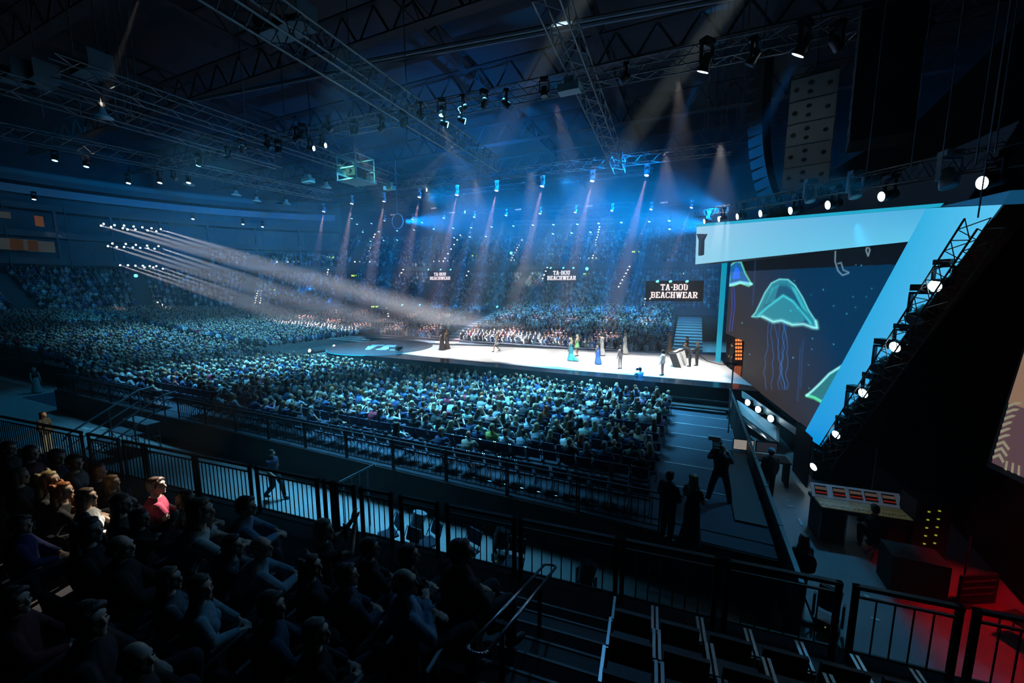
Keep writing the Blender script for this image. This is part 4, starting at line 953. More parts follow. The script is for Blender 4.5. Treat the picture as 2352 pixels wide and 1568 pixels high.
def person(loc, rz, pose='stand', fem=False, sleeve='long', bottom='trousers', hair='short', tc=(.1, .1, .1), bc=(.02, .02, .03), hc='brown', sk=None,
           yaw=0.0, pitch=0.0, voxel=.013, label='person', group=None, scale=1.0, name='person', shoes=True):
    S = shapes(pose, fem, sleeve, bottom, hair, yaw, pitch, voxel)
    r = empty(name, loc, rz); r.scale = (scale,) * 3; tag(r, label, 'person', group)
    sk = sk or SKINS[rnd.randrange(4)]
    for k, me in S.items():
        if k == 'eyes' and voxel > .011: continue
        nm = {'body': 'body', 'shoe0': 'shoe', 'shoe1': 'shoe', 'eyes': 'eyes', 'top': {'jacket': 'jacket', 'dress': 'bodice', 'long': 'shirt', 'short': 'tshirt', 'loose': 'blouse', 'strap': 'vest_top'}.get(sleeve, 'shirt'),
              'bottom': {'trousers': 'trousers', 'skirt': 'skirt', 'mini': 'skirt', 'gown': 'gown', 'train': 'gown'}.get(bottom, 'trousers'), 'hair': 'hair'}[k]
        o = bpy.data.objects.new(nm, me); COL.objects.link(o); o.parent = r
        o.color = (*{'body': sk, 'shoe0': (0, 0, 0), 'shoe1': (0, 0, 0), 'eyes': (0, 0, 0), 'top': tc, 'bottom': bc, 'hair': HAIRS.get(hc, hc) if isinstance(hc, str) else hc}[k], 1)
    return r
# ------------------------------------------------------------------ seats and the audience on the floor
m_seat = mat('blue_black_fabric', (.018, .028, .055), .8); m_seatb = mat('navy_seat_back', (.02, .035, .08), .7)
def chair_meshes():
    s = MB().box((0, .02, .45), (.44, .44, .05)); b = MB()
    b.loft([[V((-.21, -.2 - .1 * t, .58 + .32 * t)), V((.21, -.2 - .1 * t, .58 + .32 * t)), V((.21, -.235 - .1 * t, .58 + .32 * t)), V((-.21, -.235 - .1 * t, .58 + .32 * t))] for t in (0, .5, 1)])
    lg = {}
    for nm, x in (('side_frame', -.235), ('side_frame', .235)):
        t = MB(); t.tube([V((x, .22, .0)), V((x, -.05, .45)), V((x, -.3, .9))], .013, 6); t.tube([V((x, -.26, 0)), V((x, .12, .45))], .013, 6); lg[x] = t.mesh('side_frame', m_chrome)
    cr = MB().cyl((-.235, -.24, .04), (.235, -.24, .04), .01, n=5).mesh('cross_bar', m_chrome)
    return s.mesh('seat', m_seat), b.mesh('backrest', m_seatb), lg[-.235], lg[.235], cr
CM = chair_meshes()
def chair(loc, rz, label, group, name='audience_chair'):
    r = empty(name, loc, rz); tag(r, label, 'chair', group)
    for nm, me in zip(('seat', 'backrest', 'side_frame', 'side_frame', 'cross_bar'), CM):
        o = bpy.data.objects.new(nm, me); COL.objects.link(o); o.parent = r
    return r
TOPC = [((.62, .68, .70), 'white', 5), ((.33, .45, .55), 'light blue', 5), ((.02, .05, .13), 'navy', 10), ((.015, .017, .02), 'black', 12), ((.2, .22, .23), 'grey', 5), ((.45, .40, .32), 'beige', 3), ((.05, .14, .32), 'blue', 5),
        ((.32, .50, .45), 'pale green', 2), ((.35, .03, .07), 'red', 1), ((.10, .16, .13), 'dark green', 2), ((.3, .2, .35), 'lilac', 1), ((.5, .33, .34), 'pink', 2)]
TW = [t[2] for t in TOPC]
HC = ['dark', 'brown', 'brown', 'blonde', 'light brown', 'blonde', 'grey', 'red', 'dark']
VAR = [('sit', False, 'long', 'short'), ('sit_lean', False, 'short', 'short'), ('sit_back', False, 'jacket', 'short'), ('sit', False, 'jacket', 'fringe'), ('sit', True, 'loose', 'long'), ('sit_lean', True, 'short', 'straight'),
       ('sit_back', True, 'long', 'wavy'), ('sit', True, 'strap', 'long'), ('sit_film', True, 'short', 'straight'), ('sit_clap', True, 'long', 'bob'), ('sit_clap', False, 'short', 'short'), ('sit', True, 'short', 'tied'), ('sit_lean', False, 'long', 'bald')]
SX = []
for r_, y in enumerate(ROWY):
    z = zrow(y); x = -.95 - (.12 * (r_ % 2)); c = 0
    while x > XL + .5:
        c += 1
        if not (r_ < 1 and -23.2 < x < -20.6): SX.append((x, y, z, r_, c))
        x -= .53
rr = random.Random(11)
occ = []
for (x, y, z, r_, c) in SX:
    p = 1.0
    if r_ == 0: p = .12 if x > -14 else .55
    elif r_ == 1: p = .72
    elif r_ > 11: p = .9
    else: p = .96
    occ.append(rr.random() < p)
near = sorted([i for i in range(len(SX)) if occ[i]], key=lambda i: math.hypot(SX[i][0], SX[i][1]) ** 1 + SX[i][3] * .0)[:262]
nearset = set(near)
SPEC = {(2, 9): (.25, .5, .12), (1, 7): (.12, .45, .42), (1, 10): (.5, .55, .15)}
ROWN = ['back row'] + [w_ + ' last row' for w_ in ('second', 'third', 'fourth', 'fifth', 'sixth', 'seventh', 'eighth', 'ninth', 'tenth', 'eleventh', 'twelfth')] + ['second row', 'front row']
def facing(x, y, tx=-8, ty=31): return math.atan2(ty - y, tx - x) - PI / 2
cshow = set(); far_people = []; far_chairs = []
for i, (x, y, z, r_, c) in enumerate(SX):
    lab = '%s chair from the aisle, %s' % (ORD[c - 1], ROWN[r_])
    if r_ == 0 or (r_ == 1 and c <= 22) or c <= 2: chair((x, y, z), rr.uniform(-.03, .03), 'navy chair with chrome frame, ' + lab.replace(' chair', ''), 'audience chairs on the seating deck'); cshow.add(i)
    else: far_chairs.append((x, y, z, 0.0))
    if not occ[i]: continue
    rz = facing(x, y) * .55 + rr.uniform(-.12, .12)
    if i in nearset:
        v = VAR[rr.randrange(len(VAR))]; tc, tn, _ = rr.choices(TOPC, TW)[0]; hcn = rr.choice(HC)
        if (r_, c) in SPEC: tc = SPEC[(r_, c)]; tn = {(2, 9): 'bright green', (1, 7): 'turquoise', (1, 10): 'yellow'}[(r_, c)]
        k = rr.uniform(.9, 1.1); tc = tuple(min(1, q * k) for q in tc)
        who = ('woman' if v[1] else 'man'); hd = 'bald' if v[3] == 'bald' else hcn + ' haired'
        yaw = rr.choice([-.5, -.2, 0, .25])
        person((x, y + .03, z), rz, v[0], v[1], v[2], 'trousers', v[3], tc, rr.choice([(.02, .03, .06), (.015, .015, .018), (.05, .07, .12)]), hcn, yaw=yaw, pitch=0, voxel=.016,
               label='%s %s in %s top, %s' % (hd, who, tn, lab.replace(' chair', ' seat')), group='seated spectators on the seating deck', scale=rr.uniform(.95, 1.05))
    else: far_people.append((x, y, z, rz))

# ------------------------------------------------------------------ everyone farther off: one crowd
def tmpl():
    parts = []
    def addp(mb, cat): parts.append((np.array([tuple(v) for v in mb.v], np.float32), mb.f, cat))
    mb = MB(); mb.ell((0, .03, 1.2), (.075, .09, .115), 7, 5); addp(mb, 0)
    mb = MB(); mb.ell((0, -.02, 1.235), (.09, .095, .105), 7, 5); addp(mb, 1)
    mb = MB(); mb.ell((0, -.07, 1.1), (.09, .05, .19), 7, 5); addp(mb, 3)      # long hair, some only
    mb = MB(); mb.loft([ering(V((0, 0, .42)), .17, .13, 8), ering(V((0, -.03, .8)), .175, .12, 8), ering(V((0, 0, 1.0)), .19, .1, 8), ering(V((0, 0, 1.07)), .07, .06, 8)]); addp(mb, 2)
    mb = MB()
    for s in (-1, 1): mb.cyl((s * .2, 0, .98), (s * .24, .14, .76), .055, .045, 5, False); mb.cyl((s * .24, .14, .76), (s * .08, .32, .72), .045, .03, 5, False)
    addp(mb, 2)
    mb = MB()
    for s in (-1, 1): mb.cyl((s * .1, 0, .5), (s * .12, .46, .5), .085, .06, 5, True); mb.cyl((s * .12, .46, .5), (s * .12, .44, .02), .06, .04, 5, False)
    addp(mb, 4)
    return parts
def crowd(name, pts, label, full=True, seed=1, m=None):
    R_ = np.random.RandomState(seed); T = tmpl()
    if not full: T = [t for i, t in enumerate(T) if i in (0, 1, 2, 3, 4)]
    N_ = len(pts); P = np.array(pts, np.float32); palette = np.array([t[0] for t in TOPC], np.float32); wts = np.array(TW, float); wts /= wts.sum()
    top = palette[R_.choice(len(TOPC), N_, p=wts)] * R_.uniform(.75, 1.2, (N_, 1)).astype(np.float32)
    hair = np.array([HAIRS[h] for h in HC], np.float32)[R_.choice(len(HC), N_)]
    skin = np.array(SKINS, np.float32)[R_.choice(4, N_)]; trou = np.tile(np.array([[.02, .025, .04]], np.float32), (N_, 1)); fem = R_.rand(N_) < .5
    c, s = np.cos(P[:, 3]), np.sin(P[:, 3]); lean = R_.uniform(-.08, .16, N_); sc = R_.uniform(.92, 1.08, N_)
    co, col, loops, starts, totals, vo, lo = [], [], [], [], [], 0, 0
    for (vt, fs, cat) in T:
        sel = np.where(fem)[0] if cat == 3 else np.arange(N_)
        n = len(sel); v = np.repeat(vt[None], n, 0) * sc[sel][:, None, None]; v[..., 1] += v[..., 2] * lean[sel][:, None]; v[..., 0] += R_.uniform(-.06, .06, (n, 1))
        X_ = v[..., 0] * c[sel][:, None] - v[..., 1] * s[sel][:, None] + P[sel, 0][:, None]; Y_ = v[..., 0] * s[sel][:, None] + v[..., 1] * c[sel][:, None] + P[sel, 1][:, None]; Z_ = v[..., 2] + P[sel, 2][:, None]
        co.append(np.stack([X_, Y_, Z_], -1).reshape(-1, 3)); cc = {0: skin, 1: hair, 2: top, 3: hair, 4: trou}[cat][sel]
        col.append(np.repeat(cc, len(vt), 0))
        fl = np.concatenate([np.array(f) for f in fs]); ft = np.array([len(f) for f in fs])
        loops.append((fl[None] + (np.arange(n) * len(vt))[:, None] + vo).reshape(-1)); st_ = np.concatenate([[0], np.cumsum(ft)[:-1]])
        starts.append((st_[None] + (np.arange(n) * len(fl))[:, None] + lo).reshape(-1)); vo += n * len(vt); lo += n * len(fl)
    co, col, loops, starts = map(np.concatenate, (co, col, loops, starts))
    me = bpy.data.meshes.new(name); me.vertices.add(len(co)); me.vertices.foreach_set('co', co.reshape(-1)); me.loops.add(len(loops)); me.loops.foreach_set('vertex_index', loops.astype(np.int32))
    me.polygons.add(len(starts)); me.polygons.foreach_set('loop_start', starts.astype(np.int32)); me.polygons.foreach_set('use_smooth', np.ones(len(starts), bool)); me.update(calc_edges=True)
    ca = me.color_attributes.new('tint', 'FLOAT_COLOR', 'POINT'); ca.data.foreach_set('color', np.concatenate([np.clip(col, 0, 1), np.ones((len(col), 1))], -1).astype(np.float32).reshape(-1))
    me.materials.append(m or M_crowd); o = bpy.data.objects.new(name, me); COL.objects.link(o); tag(o, label, 'crowd', kind='stuff'); return o
M_crowd = mat('crowd_people', (.3, .3, .3), .8, attr='tint')
rr = random.Random(21); PC = list(far_people)
# left floor block
for i in range(66):
    x = -36.5 - i * .62
    for j in range(74):
        y = 13.2 + j * .54
        if y > 50 - max(0, (-50 - x)) * .25 or rr.random() < .10 or (24.5 < y < 26 and x < -40) : continue
        if x > -40 and y > 24: continue
        PC.append((x + rr.uniform(-.06, .06), y + rr.uniform(-.08, .08), .25 + .045 * i, facing(x, y, -20, 30) + rr.uniform(-.25, .25)))
# blocks across the catwalk
def block(x0, x1, y0, y1, z0, slope, gap=.95, dens=.95):
    y = y0; k = 0
    while y < y1:
        x = x0 + rr.uniform(0, .3)
        while x < x1:
            if rr.random() < dens: PC.append((x, y + rr.uniform(-.06, .06), z0 + slope * k, facing(x, y, -12, 28) + rr.uniform(-.25, .25)))
            x += .52
        y += gap; k += 1
block(-25.2, -2.2, 40.6, 57.5, .5, .17, .85); block(-40.5, -29.0, 41.0, 57.5, .5, .17, .85); block(-57, -45.0, 40, 51, .4, .17, .9)
deckm = MB()
for (x0, x1, y0, n, z0) in ((-25.6, -1.9, 40.2, 20, .5), (-41, -28.7, 40.6, 20, .5), (-57.5, -44.6, 39.6, 12, .4)):
    for k in range(n): deckm.box(((x0 + x1) / 2, y0 + .85 * k + .42, (z0 + .17 * k) / 2), (x1 - x0, .85, z0 + .17 * k))
struct('floor_far_seating_deck', deckm, m_carpet)
sm_ = MB()
for k in range(14): sm_.box((-27.1, 41 + 1.2 * k, .25 + .11 * k), (3.0, 1.2, .5 + .22 * k)); sm_.box((-.2, 42.5 + 1.1 * k, .2 + .11 * k), (2.8, 1.1, .4 + .22 * k))
struct('floor_far_stairs', sm_, mat('far_stair_grey', (.3, .33, .36), .6))
sm_ = MB()
for k in range(3): sm_.box((-40.5 - k * 1.2, 38.2 + .6 * k, .3 + .15 * k), (8, 1.0, .1), -.1)
sm_.build('low_stage_steps', mat('steps_grey', (.35, .38, .4), .5), label='wide low steps left of the round stage', cat='steps')
# tiers of the bowl
clear = []
for (st_, n, o0, z0, rise, i1) in ((0, 15, -.2, 3.4, .38, len(SP)), (1, 15, oL + .6, zL + 1.6, .5, iU + 1)):
    for k in range(n):
        o_ = o0 + k * .85 + .45; z = z0 + (k + 1) * rise
        for i in range(0, i1 - 1):
            a = V((SP[i][0], SP[i][1], 0)) + NRM[i] * o_; b = V((SP[i + 1][0], SP[i + 1][1], 0)) + NRM[i + 1] * o_; L = (b - a).length; n_ = int(L / .58)
            for q in range(n_):
                p = a.lerp(b, (q + .5) / n_)
                if p.x > 4 or i % 5 == 0 and q < 3 or rr.random() < .12: continue
                PC.append((p.x, p.y, z - .02, facing(p.x, p.y, -18, 28) + rr.uniform(-.2, .2)))
crowd('crowd', PC, 'vast seated crowd filling the far floor blocks and the tiers around the hall', full=False)
# chairs under the farther spectators of the deck
sv = MB()
for (x, y, z, a_) in far_chairs: sv.box((x, y, z + .45), (.44, .42, .05)).box((x, y - .25, z + .72), (.43, .04, .34)).box((x - .22, y - .1, z + .22), (.025, .3, .44)).box((x + .22, y - .1, z + .22), (.025, .3, .44))
sv.build('chair_rows', m_seatb, label='rows of dark blue chairs under the seated audience on the deck', cat='chairs', kind='stuff')
# ------------------------------------------------------------------ people on the stage
ZT = ZS + .013
def put(px, py, z): return atz(px, py, z)
NA = (.01, .01, .012)
LEFT = math.radians(75)    # facing the round stage
STG = [((1016, 804), 'strut', True, 'dress', 'gown', 'long', (.05, .02, .02), (.06, .03, .025), 'dark', LEFT, 'model in sheer dark brown gown walking toward the round stage, front of the pair', 1.02),
       ((1027, 801), 'stand', True, 'dress', 'gown', 'wavy', (.12, .06, .03), (.10, .05, .03), 'light brown', LEFT, 'taller model in bronze gown behind the dark gowned one at the white floor end', 1.08),
       ((1141, 808), 'strut', True, 'dress', 'mini', 'long', (.75, .72, .68), (.8, .78, .74), 'blonde', math.radians(120), 'blonde model striding in a white short dress', .98),
       ((1311, 828), 'stand', True, 'dress', 'train', 'long', (.05, .45, .5), (.06, .5, .6), 'blonde', LEFT, 'blonde model in turquoise gown with flowing train', 1.04),
       ((1325, 818), 'stand', True, 'dress', 'mini', 'straight', (.2, .55, .2), (.2, .6, .2), 'blonde', LEFT, 'model in bright green short dress behind the turquoise gown', 1.06),
       ((1373, 836), 'stand', True, 'dress', 'gown', 'long', (.25, .35, .65), (.12, .25, .65), 'brown', math.radians(60), 'brown haired model in long blue gown', 1.0),
       ((1382, 816), 'stand', True, 'long', 'gown', 'tied', (.75, .75, .72), (.8, .8, .78), 'dark', LEFT, 'dark haired model in white gown behind the blue gowned one', 1.08),
       ((1424, 847), 'stand', True, 'strap', 'none', 'long', (.45, .25, .18), (.3, .2, .15), 'brown', math.radians(50), 'model in nude swimsuit with bare legs near the stage edge', .98),
       ((1435, 813), 'stand', True, 'loose', 'gown', 'long', (.75, .73, .7), (.8, .78, .75), 'blonde', LEFT, 'blonde model in flowing white gown, further back than the swimsuit model', 1.08),
       ((1521, 862), 'stand', True, 'jacket', 'none', 'bob', (.8, .78, .72), (.8, .8, .75), 'dark', math.radians(70), 'dark haired model in short white jacket with bare legs, nearest the stage edge', .98),
       ((1537, 813), 'stand', True, 'dress', 'gown', 'straight', (.45, .25, .14), (.48, .27, .16), 'light brown', math.radians(95), 'model in long tan gown standing left of the keyboard desk', 1.12)]
for (p, pose, fem, sl, bt, hr, tc, bc, hcn, rz, lab, sc) in STG:
    person(put(*p, ZT), rz, pose, fem, sl, bt, hr, tc, bc, hcn, voxel=.012, label=lab, group=None, scale=sc * .97)
BLK = (.012, .012, .014)
for (p, pose, hr, rz, lab, sc) in (((1576, 823), 'keys', 'short', math.radians(80), 'musician in black behind the white keyboard desk, leftmost of three', 1.0), ((1584, 842), 'bend', 'short', math.radians(80), 'musician in black bending over the keyboard desk', 1.0),
                                   ((1600, 840), 'keys', 'short', math.radians(70), 'musician in black standing at the right of the bending one', 1.0)):
    person(put(*p, ZT), rz, pose, False, 'long', 'trousers', hr, BLK, BLK, 'brown', voxel=.012, label=lab, scale=sc)
person(put(1679, 844, ZT), math.radians(110), 'stand', False, 'jacket', 'trousers', 'short', BLK, BLK, 'brown', voxel=.012, label='man in black standing in front of the orange lit doorway', scale=.98)
# keyboard desk
kd = empty('keyboard_desk', put(1556, 838, ZT), math.radians(78)); tag(kd, 'white V shaped keyboard desk with a black keyboard on the stage', 'keyboard desk')
o = MB().prism([V((-.95, 0, 0)), V((.95, 0, 0)), V((1.15, .35, 1.0)), V((-1.15, .35, 1.0))], (0, -.5, 0)).build('front', m_white, kd); fix_normals(o)
o = MB().prism([V((-.98, -.5, 0)), V((-.98, 0, 0)), V((-1.18, .35, 1.0)), V((-1.18, -.15, 1.0))], (-.05, 0, 0)).build('side', m_black, kd); fix_normals(o)
MB().box((0, .1, 1.04), (2.2, .5, .07)).build('keyboard', m_black, kd)
kb = MB()
for i in range(24): kb.box((-.95 + i * .08, .02, 1.08), (.07, .22, .01))
kb.build('keys', m_white, kd)
cbl = [put(1600, 812, ZT), put(1625, 830, ZT), put(1655, 838, ZT), put(1690, 839, ZT)]
MB().tube([p + V((0, 0, .02)) for p in cbl], .03, 5).build('cable', m_black, label='black cable curving across the white floor', cat='cable')
# photographer, tripod camera, photographer's camera
ph = person(put(1468, 908, .25), math.radians(35), 'film', False, 'short', 'trousers', 'short', (.3, .42, .48), (.03, .04, .06), 'dark', voxel=.014, label='photographer in pale shirt standing up in front of the stage edge with camera raised', scale=1.05)
cl = V(ph.location) + Matrix.Rotation(math.radians(35), 3, 'Z') @ V((0, .36, 1.62))
cmb = MB(); cmb.box((0, 0, 0), (.16, .1, .12)).cyl((0, .04, 0), (0, .2, 0), .045, n=10).box((0, 0, .08), (.07, .06, .04)); cmb.build('photo_camera', m_black, loc=cl, label='black photo camera held up by the photographer at the stage', cat='camera').rotation_euler = (0, 0, math.radians(35))
tc_ = empty('broadcast_camera', put(917, 834, .4)); tag(tc_, 'small broadcast camera on a tripod beside the round stage', 'camera')
MB().cyl((0, 0, 1.2), (-.4, -.3, 0), .03).cyl((0, 0, 1.2), (.4, -.3, 0), .03).cyl((0, 0, 1.2), (0, .45, 0), .03).build('tripod', m_black, tc_); MB().box((0, 0, 1.35), (.25, .5, .28)).cyl((0, .25, 1.35), (0, .5, 1.35), .09, n=10).build('camera_body', m_black, tc_)

# ------------------------------------------------------------------ people standing on the floor and deck
person(put(86, 902, 0), math.radians(-80), 'stand', True, 'strap', 'gown', 'bob', (.02, .025, .03), (.30, .38, .36), 'grey', voxel=.014, label='woman in dark top and long pale patterned skirt standing on the floor at far left', scale=1.0)
lw_ = person(put(112, 1040, 0), math.radians(-60), 'stand', True, 'jacket', 'trousers', 'long', (.06, .06, .045), (.6, .58, .45), 'brown', pitch=.25, voxel=.012, label='lit woman in olive jacket and white trousers standing beyond the railing at left', scale=1.0)
lw_.scale = (1.05,) * 3
person(put(632, 1146, 0), math.radians(-75), 'walk', False, 'short', 'trousers', 'short', (.03, .05, .10), (.02, .022, .03), 'dark', voxel=.012, label='man in dark clothes with paper under his arm walking beyond the railing', scale=1.0)
o = MB().box((0, 0, 0), (.03, .3, .24)).build('paper_folder', m_strip, loc=put(632, 1146, 0) + V((-.25, .1, 1.0)), label='pale paper folder carried by the walking man', cat='paper')
person(put(1530, 1243, 1.18), math.radians(-35), 'fold', False, 'jacket', 'trousers', 'short', BLK, BLK, 'dark', voxel=.011, pitch=.1, label='bearded man in black standing at the rear corner of the deck', scale=.99)
pd = person(put(1585, 1250, 1.18), math.radians(-35), 'fold', True, 'short', 'gown', 'wavy', (.03, .03, .035), (.02, .02, .024), 'blonde', voxel=.011, pitch=.1, label='blonde woman in dotted blouse and black trousers beside the man in black', scale=.97)
dots_ = MB(); r5 = random.Random(5); bs = [c for c in pd.children if c.name.startswith('tshirt')][0].data
pv = [(v.co.copy(), v.normal.copy()) for v in bs.vertices if v.co.z > .9]
for i in range(90): c_, n_ = pv[r5.randrange(len(pv))]; dots_.cyl(c_ - n_ * .001, c_ + n_ * .003, .014, n=6)
dots_.build('blouse_dots', m_strip, pd)
cm = person(put(1650, 1162, 1.03), math.radians(-5), 'wide', False, 'long', 'trousers', 'bald', (.03, .035, .05), (.03, .05, .08), 'dark', voxel=.011, label='bald cameraman in dark shirt and jeans with legs apart on the blue deck', scale=1.03)
vc = empty('video_camera', V(cm.location) + Matrix.Rotation(math.radians(-5), 3, 'Z') @ V((-.16, .1, 1.66))); tag(vc, 'large shoulder video camera with white lens hood held by the bald cameraman', 'camera')
MB().box((0, 0, 0), (.16, .5, .2)).box((0, -.3, 0), (.13, .18, .16)).box((.12, .1, .08), (.06, .16, .08)).build('camera_body', m_black, vc); MB().cyl((0, .25, 0), (0, .5, 0), .07, .09, n=14).build('lens', m_black, vc)
MB().box((-.04, .2, .16), (.3, .12, .1)).build('hood', mat('hood_white', (.6, .65, .68), .6), vc)
op = person(put(1762, 1146, 0), math.radians(15), 'stand', False, 'jacket', 'trousers', 'short', BLK, BLK, 'dark', voxel=.012, label='stage hand in black with blue cap behind the barrier', scale=1.02)
hc_ = V(op.location) + Matrix.Rotation(math.radians(15), 3, 'Z') @ V((0, .01, 1.68)) * 1.02
MB().ell(hc_, (.1, .115, .09), 14, 8).box(hc_ + V((0, .1, 0)), (.15, .12, .02)).build('cap', mat('blue_cap_cloth', (.10, .35, .5), .8), label='blue cap on the stage hand by the monitors', cat='cap')
rb = person(put(1782, 1378, 0) + V((.42, .1, 0)), math.radians(20), 'stand', True, 'long', 'trousers', 'wavy', (.06, .09, .12), (.015, .016, .02), 'light brown', voxel=.011, label='woman with red backpack leaning on the barrier', scale=.95)
bp = V(rb.location) + Matrix.Rotation(math.radians(20), 3, 'Z') @ V((0, -.2, 1.13))
MB().ell(bp, (.16, .11, .22), 14, 10).ell(bp + V((.02, -.08, -.08)), (.11, .06, .1), 12, 8).build('backpack', mat('dark_red_canvas', (.16, .015, .03), .8), label='dark red backpack on the woman by the barrier', cat='backpack', smooth=True)
# people standing among the seated crowd and at the left walls
for (p, z, rz, fem, tc, hr, hcn, lab, pose, bt) in (((452, 905), .9, -20, True, (.012, .012, .015), 'long', 'brown', 'woman in sleeveless black dress standing among the seats near the stair', 'stand', 'skirt'),
                                          ((350, 925), .98, -50, True, (.02, .03, .03), 'wavy', 'blonde', 'blonde woman standing up to film with her phone at the deck railing', 'film', 'trousers'),
                                          ((98, 775), .5, -80, False, (.5, .55, .58), 'short', 'dark', 'steward in white shirt standing behind the left crowd, left of two', 'stand', 'trousers'),
                                          ((147, 774), .5, -80, False, (.5, .55, .58), 'short', 'dark', 'steward in white shirt standing behind the left crowd, right of two', 'stand', 'trousers')):
    person(put(*p, z), math.radians(rz), pose, fem, 'short', bt, hr, tc, BLK, hcn, voxel=.015, label=lab)

# ------------------------------------------------------------------ spectators on the near tribune
# head pixel, sex, pose, sleeves, hair style, hair colour, top colour, body turn, head turn, description
NP = [((113, 1104), 1, 'sit', 'long', 'wavy', (.55, .42, .2), (.03, .03, .03), 'curly blonde woman in black top, lit by the spot'),
      ((146, 1128), 1, 'sit_lean', 'long', 'wavy', (.5, .16, .04), (.015, .015, .02), 'woman with long wavy red hair and black jacket, lit by the spot'),
      ((200, 1142), 1, 'sit', 'short', 'straight', (.16, .10, .06), (.45, .46, .45), 'woman with straight light brown hair in grey white top'),
      ((258, 1108), 1, 'sit', 'long', 'straight', (.5, .33, .13), (.05, .04, .05), 'woman with straight golden hair, right of the redhead'),
      ((280, 1158), 1, 'sit', 'long', 'long', (.12, .09, .06), (.06, .06, .045), 'woman with brown hair in olive top behind the man in crimson'),
      ((360, 1116), 0, 'sit', 'short', 'short', (.10, .05, .03), (.42, .03, .08), 'man in crimson t-shirt with brightly lit face'),
      ((430, 1146), 1, 'sit_lean', 'strap', 'tied', (.14, .07, .035), (.25, .22, .2), 'woman with messy tied brown hair leaning toward the man in crimson'),
      ((462, 1172), 1, 'sit_lean', 'short', 'straight', (.22, .13, .06), (.55, .57, .55), 'woman with long light brown hair in white striped top'),
      ((45, 1094), 1, 'sit', 'long', 'bob', (.12, .10, .08), (.015, .015, .018), 'woman with glasses and short grey brown hair at the far left'),
      ((172, 1062), 1, 'sit', 'loose', 'short', (.02, .012, .012), (.2, .15, .13), 'woman with short black hair and glasses against the railing'),
      ((226, 1082), 1, 'sit', 'long', 'long', (.10, .015, .015), (.03, .02, .02), 'woman with dark red hair next to the golden haired one'),
      ((132, 1050), 0, 'sit', 'jacket', 'short', (.05, .05, .045), (.015, .02, .04), 'grey haired man in dark blue jacket near the railing'),
      ((72, 1040), 1, 'sit', 'long', 'long', (.03, .02, .02), (.07, .01, .02), 'woman in dark red top in the shade at the far left'),
      ((20, 1030), 0, 'sit', 'long', 'short', (.03, .02, .02), (.02, .02, .02), 'man in black in the shade beside the railing at the far left'),
      ((566, 1163), 0, 'sit_lean', 'long', 'short', (.015, .01, .008), (.12, .25, .38), 'dark haired man in pale blue shirt leaning forward at the railing'),
      ((600, 1258), 0, 'sit_lean', 'long', 'bald', (.2, .2, .2), (.22, .36, .45), 'bald man with glasses in light blue shirt'),
      ((48, 1206), 0, 'sit', 'long', 'short', (.02, .02, .02), (.02, .035, .16), 'man with cropped dark hair in royal blue shirt'),
      ((205, 1218), 1, 'sit', 'long', 'wavy', (.015, .01, .01), (.01, .01, .012), 'woman with bushy black hair in the dark rows'),
      ((322, 1190), 1, 'sit_clap', 'long', 'long', (.02, .01, .01), (.01, .01, .012), 'woman with long black hair holding up her hands behind the crimson shirt'),
      ((278, 1258), 0, 'sit', 'jacket', 'fringe', (.10, .10, .11), (.012, .012, .015), 'grey haired man in dark jacket with checked collar'),
      ((535, 1252), 1, 'sit_lean', 'long', 'long', (.02, .015, .01), (.08, .12, .14), 'dark haired woman with chin on hand left of the bald man'),
      ((390, 1330), 1, 'sit', 'long', 'straight', (.16, .12, .08), (.10, .15, .18), 'woman with long fair hair in grey top'),
      ((462, 1350), 1, 'sit', 'long', 'long', (.09, .07, .045), (.22, .38, .45), 'woman in pale blue blouse with raised collar'),
      ((625, 1392), 0, 'sit', 'long', 'short', (.05, .04, .03), (.03, .07, .12), 'man with glasses in dark blue shirt, row behind the bald man'),
      ((715, 1300), 1, 'sit', 'long', 'wavy', (.09, .06, .05), (.02, .03, .04), 'woman with curly brown hair in dark top'),
      ((745, 1216), 1, 'sit_film', 'short', 'long', (.22, .17, .10), (.02, .025, .03), 'blonde woman holding a phone at the railing'),
      ((850, 1258), 1, 'sit', 'long', 'short', (.02, .015, .015), (.015, .015, .02), 'short haired woman in black, right of the phone holder'),
      ((797, 1322), 0, 'sit', 'jacket', 'short', (.03, .02, .02), (.02, .05, .09), 'dark haired man in navy shirt left of the bald headed man'),
      ((930, 1338), 0, 'sit_back', 'long', 'fringe', (.12, .12, .12), (.14, .28, .42), 'cropped grey haired man in pale blue shirt with folded arms beside the stairs'),
      ((1060, 1268), 0, 'sit', 'jacket', 'short', (.015, .012, .012), (.012, .012, .014), 'dark haired man in black jacket, closest to the stair handrail'),
      ((940, 1275), 1, 'sit', 'long', 'bob', (.02, .015, .015), (.01, .01, .012), 'dark haired woman in black between the two men near the stairs'),
      ((728, 1458), 1, 'sit', 'long', 'bob', (.18, .16, .14), (.012, .012, .015), 'woman with fair bobbed hair at the bottom edge'),
      ((35, 1392), 0, 'sit', 'long', 'short', (.015, .01, .01), (.08, .01, .015), 'man with black hair and dark red collar at the lower left corner'),
      ((205, 1425), 0, 'sit', 'long', 'short', (.02, .015, .012), (.012, .012, .015), 'dark haired man in black in the lower left dark rows'),
      ((315, 1525), 0, 'sit', 'long', 'fringe', (.10, .09, .09), (.01, .01, .012), 'balding man at the bottom edge')]
